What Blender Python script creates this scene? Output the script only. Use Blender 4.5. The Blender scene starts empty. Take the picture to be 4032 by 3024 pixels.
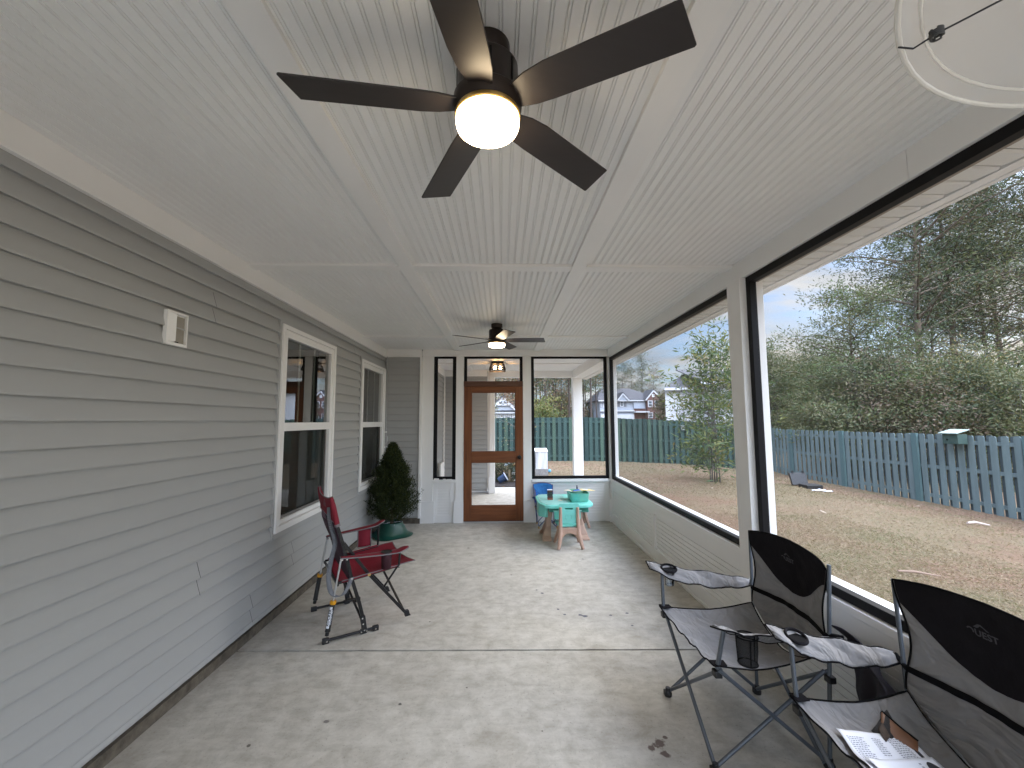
import bpy, math, random
import numpy as np
from mathutils import Vector, Matrix, noise as mnoise
random.seed(7); RNG = np.random.default_rng(7)
S = bpy.context.scene
COL = S.collection
R = math.radians

# ------------------------------------------------------------------ camera
cam_d = bpy.data.cameras.new('camera'); cam = bpy.data.objects.new('camera', cam_d); COL.objects.link(cam)
S.camera = cam
cam_d.sensor_width = 36.0; cam_d.lens = 36.0 * 1640.0 / 4032.0
cam_d.clip_start = 0.02; cam_d.clip_end = 1500.0
CAMH = 1.53
_p, _y, _r = R(5.04), R(1.505), R(-0.235)
_f = Vector((math.sin(_y)*math.cos(_p), math.cos(_y)*math.cos(_p), math.sin(_p)))
_ri = Vector((math.cos(_y), -math.sin(_y), 0.0)); _up = _ri.cross(_f)
_R2 = _ri*math.cos(_r) + _up*math.sin(_r); _U2 = -_ri*math.sin(_r) + _up*math.cos(_r)
cam.matrix_world = Matrix(((_R2.x, _U2.x, -_f.x, 0), (_R2.y, _U2.y, -_f.y, 0), (_R2.z, _U2.z, -_f.z, CAMH), (0, 0, 0, 1)))

# ------------------------------------------------------------------ world, sun, exposure
ZEN, REAR_FILL = 5.2, 4.8
SUN_EL, SUN_AZ = 38.0, 62.0          # azimuth measured from +Y towards +X
world = bpy.data.worlds.new('World'); S.world = world; world.use_nodes = True
nt = world.node_tree; nt.nodes.clear(); N = nt.nodes; L = nt.links
def wn(t, **k):
    n = N.new(t)
    for a, b in k.items(): setattr(n, a, b)
    return n
out = wn('ShaderNodeOutputWorld'); bg = wn('ShaderNodeBackground'); bg.inputs[1].default_value = 0.10
sky = wn('ShaderNodeTexSky', sky_type='NISHITA', sun_disc=False)
sky.sun_elevation = R(SUN_EL); sky.sun_rotation = R(SUN_AZ); sky.air_density = 1.0; sky.dust_density = 1.5; sky.altitude = 50
tc = wn('ShaderNodeTexCoord'); sep = wn('ShaderNodeSeparateXYZ'); L.new(tc.outputs['Generated'], sep.inputs[0])
# project direction on a cloud plane: (x/z', y/z')
addz = wn('ShaderNodeMath', operation='ADD'); L.new(sep.outputs[2], addz.inputs[0]); addz.inputs[1].default_value = 0.16
mx = wn('ShaderNodeMath', operation='MAXIMUM'); L.new(addz.outputs[0], mx.inputs[0]); mx.inputs[1].default_value = 0.04
dx = wn('ShaderNodeMath', operation='DIVIDE'); L.new(sep.outputs[0], dx.inputs[0]); L.new(mx.outputs[0], dx.inputs[1])
dy = wn('ShaderNodeMath', operation='DIVIDE'); L.new(sep.outputs[1], dy.inputs[0]); L.new(mx.outputs[0], dy.inputs[1])
cmb = wn('ShaderNodeCombineXYZ'); L.new(dx.outputs[0], cmb.inputs[0]); L.new(dy.outputs[0], cmb.inputs[1])
mp = wn('ShaderNodeMapping'); L.new(cmb.outputs[0], mp.inputs[0]); mp.inputs['Rotation'].default_value = (0, 0, R(35)); mp.inputs['Scale'].default_value = (0.7, 1.25, 1); mp.inputs['Location'].default_value = (3.7, 1.9, 0)
nz = wn('ShaderNodeTexNoise'); L.new(mp.outputs[0], nz.inputs['Vector']); nz.inputs['Scale'].default_value = 1.3; nz.inputs['Detail'].default_value = 9; nz.inputs['Roughness'].default_value = 0.58; nz.inputs['Distortion'].default_value = 0.5
cr = wn('ShaderNodeValToRGB'); L.new(nz.outputs['Fac'], cr.inputs[0])
cr.color_ramp.elements[0].position = 0.43; cr.color_ramp.elements[0].color = (0.05, 0.05, 0.05, 1)
cr.color_ramp.elements[1].position = 0.58; cr.color_ramp.elements[1].color = (1, 1, 1, 1)
# cloud brightness varies: thick grey bases against bright edges
nz2 = wn('ShaderNodeTexNoise'); L.new(mp.outputs[0], nz2.inputs['Vector']); nz2.inputs['Scale'].default_value = 2.1; nz2.inputs['Detail'].default_value = 7
cr2 = wn('ShaderNodeValToRGB'); L.new(nz2.outputs['Fac'], cr2.inputs[0])
cr2.color_ramp.elements[0].position = 0.35; cr2.color_ramp.elements[0].color = (1.7, 1.9, 2.2, 1)
cr2.color_ramp.elements[1].position = 0.62; cr2.color_ramp.elements[1].color = (2.9, 2.93, 2.97, 1)
# warm glow low down in the sky on the right
wr = wn('ShaderNodeValToRGB'); L.new(sep.outputs[2], wr.inputs[0])
wr.color_ramp.elements[0].position = 0.0; wr.color_ramp.elements[0].color = (1, 1, 1, 1)
wr.color_ramp.elements[1].position = 0.22; wr.color_ramp.elements[1].color = (0, 0, 0, 1)
wx = wn('ShaderNodeMapRange'); L.new(sep.outputs[0], wx.inputs[0]); wx.inputs[1].default_value = 0.35; wx.inputs[2].default_value = 0.75
wm = wn('ShaderNodeMath', operation='MULTIPLY'); L.new(wr.outputs[0], wm.inputs[0]); L.new(wx.outputs[0], wm.inputs[1])
cmix = wn('ShaderNodeMixRGB'); L.new(wm.outputs[0], cmix.inputs[0]); L.new(cr2.outputs[0], cmix.inputs[1]); cmix.inputs[2].default_value = (3.7, 2.85, 1.75, 1)
skt = wn('ShaderNodeMixRGB', blend_type='MULTIPLY'); skt.inputs[0].default_value = 1.0; L.new(sky.outputs[0], skt.inputs[1]); skt.inputs[2].default_value = (0.29, 0.35, 0.43, 1)
# an overcast sky is brighter overhead than at the horizon, and is boosted behind the viewer as added fill for the porch
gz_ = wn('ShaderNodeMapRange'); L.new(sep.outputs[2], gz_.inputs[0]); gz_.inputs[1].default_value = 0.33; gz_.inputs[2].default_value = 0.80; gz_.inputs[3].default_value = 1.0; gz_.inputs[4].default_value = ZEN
gy_ = wn('ShaderNodeMapRange'); L.new(sep.outputs[1], gy_.inputs[0]); gy_.inputs[1].default_value = 0.15; gy_.inputs[2].default_value = -0.6; gy_.inputs[3].default_value = 1.0; gy_.inputs[4].default_value = REAR_FILL
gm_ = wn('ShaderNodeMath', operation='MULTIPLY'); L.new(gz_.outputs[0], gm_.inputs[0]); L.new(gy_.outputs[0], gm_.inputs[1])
mixc = wn('ShaderNodeMixRGB'); L.new(cr.outputs[0], mixc.inputs[0]); L.new(skt.outputs[0], mixc.inputs[1]); L.new(cmix.outputs[0], mixc.inputs[2])
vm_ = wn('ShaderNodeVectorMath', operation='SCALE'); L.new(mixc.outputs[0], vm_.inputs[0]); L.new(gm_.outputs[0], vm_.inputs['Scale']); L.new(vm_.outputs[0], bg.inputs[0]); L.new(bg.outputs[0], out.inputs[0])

sun_d = bpy.data.lights.new('sun', 'SUN'); sun = bpy.data.objects.new('sun', sun_d); COL.objects.link(sun)
sun_d.energy = 1.0; sun_d.angle = R(40); sun_d.color = (1.0, 0.93, 0.84)
_sd = Vector((math.sin(R(SUN_AZ))*math.cos(R(SUN_EL)), math.cos(R(SUN_AZ))*math.cos(R(SUN_EL)), math.sin(R(SUN_EL))))
sun.rotation_euler = (-_sd).to_track_quat('-Z', 'Y').to_euler(); sun.location = (20, 10, 30)

S.view_settings.view_transform = 'Standard'; S.view_settings.look = 'None'
S.view_settings.exposure = 1.70; S.view_settings.gamma = 1.0
S.render.engine = 'CYCLES'
S.cycles.max_bounces = 10; S.cycles.diffuse_bounces = 6; S.cycles.glossy_bounces = 4; S.cycles.transparent_max_bounces = 24; S.cycles.transmission_bounces = 6
S.cycles.use_denoising = True
S.cycles.sample_clamp_indirect = 8.0; S.cycles.caustics_reflective = False; S.cycles.caustics_refractive = False

# ------------------------------------------------------------------ materials
MATS = {}
def mat(name, col, rough=0.6, metal=0.0, var=0.0, vscale=8.0, bump=0.0, bscale=60.0, emit=None, spec=0.5, stretch=(1, 1, 1), col2=None, sheen=0.0, detail=6):
    if name in MATS: return MATS[name]
    m = bpy.data.materials.new(name); m.use_nodes = True; t = m.node_tree; b = t.nodes['Principled BSDF']
    b.inputs['Roughness'].default_value = rough; b.inputs['Metallic'].default_value = metal
    b.inputs['Specular IOR Level'].default_value = spec
    if sheen: b.inputs['Sheen Weight'].default_value = sheen
    c = (*col, 1)
    b.inputs['Base Color'].default_value = c
    co = t.nodes.new('ShaderNodeTexCoord'); mpn = t.nodes.new('ShaderNodeMapping'); mpn.inputs['Scale'].default_value = stretch
    t.links.new(co.outputs['Object'], mpn.inputs[0])
    if var > 0 or col2:
        nzn = t.nodes.new('ShaderNodeTexNoise'); nzn.inputs['Scale'].default_value = vscale; nzn.inputs['Detail'].default_value = detail; nzn.inputs['Roughness'].default_value = 0.6
        t.links.new(mpn.outputs[0], nzn.inputs['Vector'])
        rp = t.nodes.new('ShaderNodeValToRGB'); t.links.new(nzn.outputs['Fac'], rp.inputs[0])
        rp.color_ramp.elements[0].position = 0.3; rp.color_ramp.elements[1].position = 0.7
        if col2: a, d = c, (*col2, 1)
        else: a = tuple(x*(1-var) for x in col)+(1,); d = tuple(min(1, x*(1+var)) for x in col)+(1,)
        rp.color_ramp.elements[0].color = a; rp.color_ramp.elements[1].color = d
        t.links.new(rp.outputs[0], b.inputs['Base Color'])
    if bump > 0:
        bn = t.nodes.new('ShaderNodeTexNoise'); bn.inputs['Scale'].default_value = bscale; bn.inputs['Detail'].default_value = 5
        t.links.new(mpn.outputs[0], bn.inputs['Vector'])
        bu = t.nodes.new('ShaderNodeBump'); bu.inputs['Strength'].default_value = bump; bu.inputs['Distance'].default_value = 0.01
        t.links.new(bn.outputs['Fac'], bu.inputs['Height']); t.links.new(bu.outputs[0], b.inputs['Normal'])
    if emit:
        b.inputs['Emission Color'].default_value = (*emit[0], 1); b.inputs['Emission Strength'].default_value = emit[1]
    MATS[name] = m; return m

WHITE = mat('white_painted_trim', (0.80, 0.795, 0.78), 0.45, var=0.02, vscale=3, bump=0.03, bscale=30)
CEILM = mat('beadboard_paint', (0.80, 0.80, 0.79), 0.5, var=0.02, vscale=2)
KNEEM = mat('knee_wall_paint', (0.78, 0.78, 0.765), 0.5, var=0.02, vscale=3)
SIDING = mat('grey_vinyl_siding', (0.37, 0.375, 0.37), 0.55, var=0.04, vscale=1.5, bump=0.10, bscale=220, stretch=(1, .15, 1))
SIDETR = mat('grey_siding_trim', (0.38, 0.385, 0.385), 0.5)
BLACKF = mat('black_screen_frame', (0.006, 0.006, 0.007), 0.5, var=0.1, spec=0.18)
DARKMETAL = mat('dark_bronze', (0.035, 0.026, 0.022), 0.35, metal=0.6, var=0.15)
BLADE = mat('fan_blade_finish', (0.022, 0.017, 0.016), 0.42, var=0.12, vscale=5, stretch=(1, 8, 1))
LAMPG = mat('lit_frosted_glass', (0.9, 0.85, 0.75), 0.4, emit=((1.0, 0.78, 0.50), 12.0))
BULB = mat('lit_bulb', (0.9, 0.6, 0.3), 0.3, emit=((1.0, 0.55, 0.2), 40.0))
CONC_OUT = None
GALV = mat('galvanised_steel', (0.55, 0.56, 0.57), 0.3, metal=0.9)
SCREW = mat('bright_screw', (0.7, 0.7, 0.7), 0.25, metal=1.0)
GTUBE = mat('grey_blue_powder_tube', (0.10, 0.115, 0.135), 0.38, metal=0.3, var=0.08)
BPLAST = mat('black_plastic', (0.012, 0.012, 0.013), 0.45)
GFAB = mat('light_grey_polyester', (0.205, 0.20, 0.20), 0.85, var=0.09, vscale=9, bump=0.55, bscale=14, sheen=0.1)
def crumple(m, scale, strength, dist):
    t = m.node_tree; b = t.nodes['Principled BSDF']; co = t.nodes.new('ShaderNodeTexCoord')
    n = t.nodes.new('ShaderNodeTexNoise'); n.inputs['Scale'].default_value = scale; n.inputs['Detail'].default_value = 3; n.inputs['Distortion'].default_value = 1.2
    mp_ = t.nodes.new('ShaderNodeMapping'); mp_.inputs['Scale'].default_value = (1, 0.6, 1.2); t.links.new(co.outputs['Object'], mp_.inputs[0]); t.links.new(mp_.outputs[0], n.inputs['Vector'])
    a = t.nodes.new('ShaderNodeMath'); a.operation = 'SUBTRACT'; a.inputs[1].default_value = 0.5; t.links.new(n.outputs['Fac'], a.inputs[0])
    a2 = t.nodes.new('ShaderNodeMath'); a2.operation = 'ABSOLUTE'; t.links.new(a.outputs[0], a2.inputs[0])
    bu = t.nodes.new('ShaderNodeBump'); bu.inputs['Strength'].default_value = strength; bu.inputs['Distance'].default_value = dist; t.links.new(a2.outputs[0], bu.inputs['Height']); t.links.new(bu.outputs[0], b.inputs['Normal'])
crumple(GFAB, 5.5, 0.55, 0.12)
DFAB = mat('charcoal_polyester', (0.011, 0.010, 0.012), 0.85, var=0.15, vscale=14, bump=0.3, bscale=60, spec=0.1)
BFAB = mat('black_binding', (0.005, 0.005, 0.006), 0.85, spec=0.1)
REDF = mat('red_polyester', (0.20, 0.006, 0.020), 0.75, var=0.10, vscale=12, bump=0.4, bscale=25)
GREYB = mat('grey_binding', (0.19, 0.18, 0.19), 0.8)
BTUBE = mat('black_powder_tube', (0.014, 0.014, 0.015), 0.32, metal=0.2)
YEL = mat('yellow_plastic', (0.65, 0.30, 0.01), 0.4)
WEBB = mat('grey_webbing', (0.17, 0.18, 0.20), 0.75, bump=0.2, bscale=600)
MINT = mat('mint_plastic', (0.20, 0.66, 0.58), 0.42, var=0.04)
MINTL = mat('mint_building_plate', (0.36, 0.68, 0.63), 0.4, var=0.04)
BEIGEP = mat('beige_plastic', (0.50, 0.33, 0.25), 0.5, var=0.08, vscale=6, stretch=(6, 6, 1))
PAPER = mat('white_paper', (0.80, 0.82, 0.88), 0.7)
INK = mat('dark_ink', (0.03, 0.03, 0.035), 0.8)
GREYINK = mat('grey_print', (0.30, 0.31, 0.36), 0.8)
LOGO = mat('grey_print_on_fabric', (0.10, 0.10, 0.115), 0.8)
LOGO2 = mat('faint_print_on_fabric', (0.045, 0.045, 0.052), 0.8)

def wood(name, col, dark, axis=2):
    m = bpy.data.materials.new(name); m.use_nodes = True; t = m.node_tree; b = t.nodes['Principled BSDF']
    co = t.nodes.new('ShaderNodeTexCoord'); mp_ = t.nodes.new('ShaderNodeMapping'); s = [38, 38, 38]; s[axis] = 1.6
    mp_.inputs['Scale'].default_value = s; t.links.new(co.outputs['Object'], mp_.inputs[0])
    n = t.nodes.new('ShaderNodeTexNoise'); n.inputs['Scale'].default_value = 1.0; n.inputs['Detail'].default_value = 6; n.inputs['Distortion'].default_value = 1.0
    t.links.new(mp_.outputs[0], n.inputs['Vector'])
    r = t.nodes.new('ShaderNodeValToRGB'); t.links.new(n.outputs['Fac'], r.inputs[0])
    r.color_ramp.elements[0].position = 0.3; r.color_ramp.elements[0].color = (*dark, 1); r.color_ramp.elements[1].position = 0.72; r.color_ramp.elements[1].color = (*col, 1)
    t.links.new(r.outputs[0], b.inputs['Base Color']); b.inputs['Roughness'].default_value = 0.5; b.inputs['Specular IOR Level'].default_value = 0.25
    MATS[name] = m; return m
DOORV = wood('stained_cedar_vertical', (0.22, 0.078, 0.027), (0.12, 0.040, 0.015), 2)
DOORH = wood('stained_cedar_horizontal', (0.22, 0.078, 0.027), (0.12, 0.040, 0.015), 0)
HEADW = wood('stained_cedar_header', (0.125, 0.058, 0.036), (0.085, 0.04, 0.026), 0)

def glass_mat(name, tint, spec=1.0, rough=0.0):
    m = bpy.data.materials.new(name); m.use_nodes = True; t = m.node_tree; t.nodes.clear()
    o = t.nodes.new('ShaderNodeOutputMaterial'); mi = t.nodes.new('ShaderNodeMixShader'); tr = t.nodes.new('ShaderNodeBsdfTransparent'); gl = t.nodes.new('ShaderNodeBsdfGlossy')
    fr = t.nodes.new('ShaderNodeFresnel'); fr.inputs[0].default_value = 1.55
    mul = t.nodes.new('ShaderNodeMath'); mul.operation = 'MULTIPLY'; mul.inputs[1].default_value = spec; mul.use_clamp = True
    t.links.new(fr.outputs[0], mul.inputs[0]); t.links.new(mul.outputs[0], mi.inputs[0])
    tr.inputs[0].default_value = (*tint, 1); gl.inputs['Roughness'].default_value = rough
    t.links.new(tr.outputs[0], mi.inputs[1]); t.links.new(gl.outputs[0], mi.inputs[2]); t.links.new(mi.outputs[0], o.inputs[0])
    MATS[name] = m; return m
WGLASS = glass_mat('window_glass', (0.62, 0.70, 0.66), 2.6)
CLEAR = glass_mat('clear_plastic', (0.90, 0.92, 0.93), 2.2, 0.05)
LANTG = glass_mat('lantern_glass', (0.85, 0.85, 0.85), 1.2)

def screen_mat(name, col, base, graze):
    m = bpy.data.materials.new(name); m.use_nodes = True; t = m.node_tree; t.nodes.clear()
    o = t.nodes.new('ShaderNodeOutputMaterial'); mi = t.nodes.new('ShaderNodeMixShader'); tr = t.nodes.new('ShaderNodeBsdfTransparent'); di = t.nodes.new('ShaderNodeBsdfDiffuse')
    lw = t.nodes.new('ShaderNodeLayerWeight'); lw.inputs[0].default_value = 0.5
    pw = t.nodes.new('ShaderNodeMath'); pw.operation = 'POWER'; pw.inputs[1].default_value = 2.2
    ml = t.nodes.new('ShaderNodeMath'); ml.operation = 'MULTIPLY_ADD'; ml.inputs[1].default_value = graze; ml.inputs[2].default_value = base
    t.links.new(lw.outputs['Facing'], pw.inputs[0]); t.links.new(pw.outputs[0], ml.inputs[0]); t.links.new(ml.outputs[0], mi.inputs[0])
    di.inputs[0].default_value = (*col, 1)
    t.links.new(tr.outputs[0], mi.inputs[1]); t.links.new(di.outputs[0], mi.inputs[2]); t.links.new(mi.outputs[0], o.inputs[0])
    MATS[name] = m; return m
SCREEN = screen_mat('insect_screen', (0.24, 0.25, 0.26), 0.04, 0.62)
MESHF = screen_mat('black_mesh', (0.02, 0.02, 0.02), 0.62, 0.3)
DARKSCR = screen_mat('dark_window_screen', (0.05, 0.055, 0.05), 0.45, 0.3)

# ------------------------------------------------------------------ mesh builder
class MB:
    def __init__(s): s.v = []; s.f = []; s.mi = []; s.cur = 0
    def quad(s, a, b, c, d):
        n = len(s.v); s.v += [a, b, c, d]; s.f.append((n, n+1, n+2, n+3)); s.mi.append(s.cur)
    def poly(s, pts):
        n = len(s.v); s.v += list(pts); s.f.append(tuple(range(n, n+len(pts)))); s.mi.append(s.cur)
    def box(s, x0, x1, y0, y1, z0, z1):
        n = len(s.v)
        s.v += [(x0, y0, z0), (x1, y0, z0), (x1, y1, z0), (x0, y1, z0), (x0, y0, z1), (x1, y0, z1), (x1, y1, z1), (x0, y1, z1)]
        for q in ((3, 2, 1, 0), (4, 5, 6, 7), (0, 1, 5, 4), (1, 2, 6, 5), (2, 3, 7, 6), (3, 0, 4, 7)):
            s.f.append(tuple(n+i for i in q)); s.mi.append(s.cur)
        return s
    def bar(s, a, b, w, h, up=(0, 0, 1)):
        a = Vector(a); b = Vector(b); d = (b-a).normalized(); u = Vector(up)
        sd = d.cross(u)
        if sd.length < 1e-4: sd = d.cross(Vector((1, 0, 0)))
        sd.normalize(); u = sd.cross(d).normalized(); n = len(s.v)
        for p in (a, b):
            for (i, j) in ((-1, -1), (1, -1), (1, 1), (-1, 1)): s.v.append(tuple(p + sd*(i*w/2) + u*(j*h/2)))
        for q in ((3, 2, 1, 0), (4, 5, 6, 7), (0, 1, 5, 4), (1, 2, 6, 5), (2, 3, 7, 6), (3, 0, 4, 7)):
            s.f.append(tuple(n+i for i in q)); s.mi.append(s.cur)
        return s
    def tube(s, pts, r, n=10, cap=True, closed=False):
        P = [Vector(p) for p in pts]; m = len(P)
        rr = r if isinstance(r, (list, tuple)) else [r]*m
        base = len(s.v); ref = None
        for i in range(m):
            if closed: d = (P[(i+1) % m]-P[i-1])
            else: d = (P[min(i+1, m-1)]-P[max(i-1, 0)])
            d.normalize()
            if ref is None:
                ref = Vector((0, 0, 1)) if abs(d.z) < 0.9 else Vector((1, 0, 0))
            u = (ref - d*ref.dot(d)); u.normalize(); w = d.cross(u); ref = u
            for k in range(n):
                a = 2*math.pi*k/n; s.v.append(tuple(P[i] + (u*math.cos(a)+w*math.sin(a))*rr[i]))
        rings = m if closed else m-1
        for i in range(rings):
            i2 = (i+1) % m
            for k in range(n):
                k2 = (k+1) % n
                s.f.append((base+i*n+k, base+i*n+k2, base+i2*n+k2, base+i2*n+k)); s.mi.append(s.cur)
        if cap and not closed:
            s.f.append(tuple(base+k for k in range(n))[::-1]); s.mi.append(s.cur)
            s.f.append(tuple(base+(m-1)*n+k for k in range(n))); s.mi.append(s.cur)
        return s
    def lathe(s, prof, c=(0, 0, 0), n=32, cap0=True, cap1=True):
        base = len(s.v); m = len(prof)
        for (r, z) in prof:
            for k in range(n):
                a = 2*math.pi*k/n; s.v.append((c[0]+r*math.cos(a), c[1]+r*math.sin(a), c[2]+z))
        for i in range(m-1):
            for k in range(n):
                k2 = (k+1) % n
                s.f.append((base+i*n+k, base+i*n+k2, base+(i+1)*n+k2, base+(i+1)*n+k)); s.mi.append(s.cur)
        if cap0: s.f.append(tuple(base+k for k in range(n))[::-1]); s.mi.append(s.cur)
        if cap1: s.f.append(tuple(base+(m-1)*n+k for k in range(n))); s.mi.append(s.cur)
        return s
    def prism(s, pts, h0, h1, axis='z'):
        def mk(p, h):
            if axis == 'z': return (p[0], p[1], h)
            if axis == 'y': return (p[0], h, p[1])
            return (h, p[0], p[1])
        n = len(s.v); m = len(pts)
        s.v += [mk(p, h0) for p in pts] + [mk(p, h1) for p in pts]
        s.f.append(tuple(range(n, n+m))[::-1]); s.mi.append(s.cur)
        s.f.append(tuple(range(n+m, n+2*m))); s.mi.append(s.cur)
        for i in range(m):
            j = (i+1) % m; s.f.append((n+i, n+j, n+m+j, n+m+i)); s.mi.append(s.cur)
        return s
    def grid(s, fn, nu, nv):
        base = len(s.v)
        for i in range(nu+1):
            for j in range(nv+1): s.v.append(tuple(fn(i/nu, j/nv)))
        for i in range(nu):
            for j in range(nv):
                a = base+i*(nv+1)+j; s.f.append((a, a+nv+1, a+nv+2, a+1)); s.mi.append(s.cur)
        return s
    def build(s, name, m, parent=None, smooth=False, bevel=0, solid=0, local=False, label=None, fixn=True):
        me = bpy.data.meshes.new(name)
        off = Vector((0, 0, 0))
        if parent is not None and not local:
            off = parent.location.copy()
            if parent.parent is not None: off = off + parent.parent.location
        me.from_pydata([tuple(Vector(v)-off) for v in s.v], [], s.f)
        ms = m if isinstance(m, (list, tuple)) else [m]
        for q in ms: me.materials.append(q)
        if len(ms) > 1: me.polygons.foreach_set('material_index', s.mi)
        if smooth:
            me.polygons.foreach_set('use_smooth', [True]*len(me.polygons))
        me.update()
        if fixn:
            import bmesh
            b = bmesh.new(); b.from_mesh(me); bmesh.ops.recalc_face_normals(b, faces=b.faces); b.to_mesh(me); b.free()
        o = bpy.data.objects.new(name, me); COL.objects.link(o)
        if parent is not None: o.parent = parent
        if smooth and not solid and fixn:
            try: me.set_sharp_from_angle(angle=R(40))
            except Exception: pass
        if solid:
            md = o.modifiers.new('thickness', 'SOLIDIFY'); md.thickness = solid; md.offset = 0
        if bevel:
            md = o.modifiers.new('bevel', 'BEVEL'); md.width = bevel; md.segments = 2; md.limit_method = 'ANGLE'; md.angle_limit = R(50)
        if label: o['label'] = label
        return o

def tag(o, label=None, cat=None, group=None, kind=None):
    if label: o['label'] = label
    if cat: o['category'] = cat
    if group: o['group'] = group
    if kind: o['kind'] = kind
    return o
def thing(name, label, cat, loc=(0, 0, 0), group=None):
    o = bpy.data.objects.new(name, None); COL.objects.link(o); o.location = loc; o.empty_display_size = 0.1
    return tag(o, label, cat, group)
def copy_tree(o, parent=None):
    c = o.copy(); COL.objects.link(c)
    if parent is not None: c.parent = parent
    for ch in list(o.children): copy_tree(ch, c)
    return c
def text_mesh(name, body, size, m, parent, mtx, extr=0.0004, spacing=1.0, bold=0.0, align='CENTER', shear=0):
    cu = bpy.data.curves.new(name, 'FONT'); cu.body = body; cu.size = size; cu.extrude = extr; cu.align_x = align; cu.align_y = 'CENTER'; cu.space_character = spacing; cu.offset = bold; cu.shear = shear
    cu.resolution_u = 3
    t = bpy.data.objects.new(name, cu); COL.objects.link(t)
    dg = bpy.context.evaluated_depsgraph_get(); me = bpy.data.meshes.new_from_object(t.evaluated_get(dg))
    bpy.data.objects.remove(t); me.transform(mtx); me.materials.clear(); me.materials.append(m)
    o = bpy.data.objects.new(name, me); COL.objects.link(o); o.parent = parent; me.name = name
    return o
def lerp(a, b, t): return a + (b-a)*t
def ss(t): t = max(0.0, min(1.0, t)); return t*t*(3-2*t)
# ================================================================== SETTING
def ground_z(x, y):
    g = -0.12 - 0.16*ss((x-3.0)/5.5) - 0.36*ss((x-7.0)/4.2)*(0.35+0.65*ss((19.0-y)/3.0))
    if x > 12: g = g*1.0
    return g
def mnz(x, y, s, o=0.0): return mnoise.noise(Vector((x*s+o, y*s-o, o)))
def make_ground():
    m = MB()
    xs = sorted(set([-400, -200, -100, -60, -40] + list(np.arange(-30, -4, 3)) + list(np.round(np.arange(-4, 14.01, 0.35), 3)) + list(np.arange(15, 60, 4)) + [80, 120, 200, 400]))
    ys = sorted(set([-300, -100, -40, -20] + list(np.arange(-10, 0, 2)) + list(np.round(np.arange(0, 20.01, 0.4), 3)) + list(np.arange(22, 70, 5)) + [90, 140, 220, 500]))
    idx = {}
    for i, x in enumerate(xs):
        for j, y in enumerate(ys):
            z = ground_z(x, y)
            if 2.0 < x < 14 and y < 20: z += 0.015*mnz(x, y, 1.1)
            m.v.append((float(x), float(y), float(z)))
    ny = len(ys)
    for i in range(len(xs)-1):
        for j in range(ny-1):
            a = i*ny+j; m.f.append((a, a+ny, a+ny+1, a+1)); m.mi.append(0)
    gm = bpy.data.materials.new('dormant_lawn'); gm.use_nodes = True; t = gm.node_tree; b = t.nodes['Principled BSDF']; b.inputs['Roughness'].default_value = 0.95; b.inputs['Specular IOR Level'].default_value = 0.1
    co = t.nodes.new('ShaderNodeTexCoord')
    def nzf(scale, detail=6, dist=0.0, rough=0.6, st=(1, 1, 1)):
        mp_ = t.nodes.new('ShaderNodeMapping'); mp_.inputs['Scale'].default_value = st; t.links.new(co.outputs['Object'], mp_.inputs[0])
        n = t.nodes.new('ShaderNodeTexNoise'); n.inputs['Scale'].default_value = scale; n.inputs['Detail'].default_value = detail; n.inputs['Distortion'].default_value = dist; n.inputs['Roughness'].default_value = rough
        t.links.new(mp_.outputs[0], n.inputs['Vector']); return n
    def ramp(src, p0, c0, p1, c1):
        r = t.nodes.new('ShaderNodeValToRGB'); t.links.new(src, r.inputs[0]); r.color_ramp.elements[0].position = p0; r.color_ramp.elements[1].position = p1
        r.color_ramp.elements[0].color = (*c0, 1); r.color_ramp.elements[1].color = (*c1, 1); return r
    def mix(f, a, bb, mode='MIX'):
        x = t.nodes.new('ShaderNodeMixRGB'); x.blend_type = mode
        if isinstance(f, float): x.inputs[0].default_value = f
        else: t.links.new(f, x.inputs[0])
        t.links.new(a, x.inputs[1]); t.links.new(bb, x.inputs[2]); return x
    big = nzf(0.35, 4); mid = nzf(2.2, 6); fine = nzf(22, 8, 0.6, 0.75, (1, 1.0, 1))
    base = ramp(fine.outputs['Fac'], 0.30, (0.118, 0.089, 0.056), 0.72, (0.24, 0.188, 0.12))
    red = ramp(fine.outputs['Fac'], 0.30, (0.13, 0.078, 0.052), 0.72, (0.25, 0.166, 0.115))
    grn = ramp(fine.outputs['Fac'], 0.30, (0.098, 0.088, 0.05), 0.72, (0.20, 0.176, 0.105))
    fr = ramp(big.outputs['Fac'], 0.48, (0, 0, 0), 0.62, (1, 1, 1))
    fg = ramp(mid.outputs['Fac'], 0.50, (0, 0, 0), 0.66, (1, 1, 1))
    c1 = mix(fr.outputs[0], base.outputs[0], red.outputs[0])
    hg = t.nodes.new('ShaderNodeMath'); hg.operation = 'MULTIPLY'; hg.inputs[1].default_value = 0.55; t.links.new(fg.outputs[0], hg.inputs[0])
    c2 = mix(hg.outputs[0], c1.outputs[0], grn.outputs[0])
    t.links.new(c2.outputs[0], b.inputs['Base Color'])
    bu = t.nodes.new('ShaderNodeBump'); bu.inputs['Strength'].default_value = 0.9; bu.inputs['Distance'].default_value = 0.04; t.links.new(fine.outputs['Fac'], bu.inputs['Height']); t.links.new(bu.outputs[0], b.inputs['Normal'])
    o = m.build('ground', gm, smooth=True, fixn=False); tag(o, 'tan dormant lawn with greenish and reddish patches', 'lawn', kind='structure')
make_ground()

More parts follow.
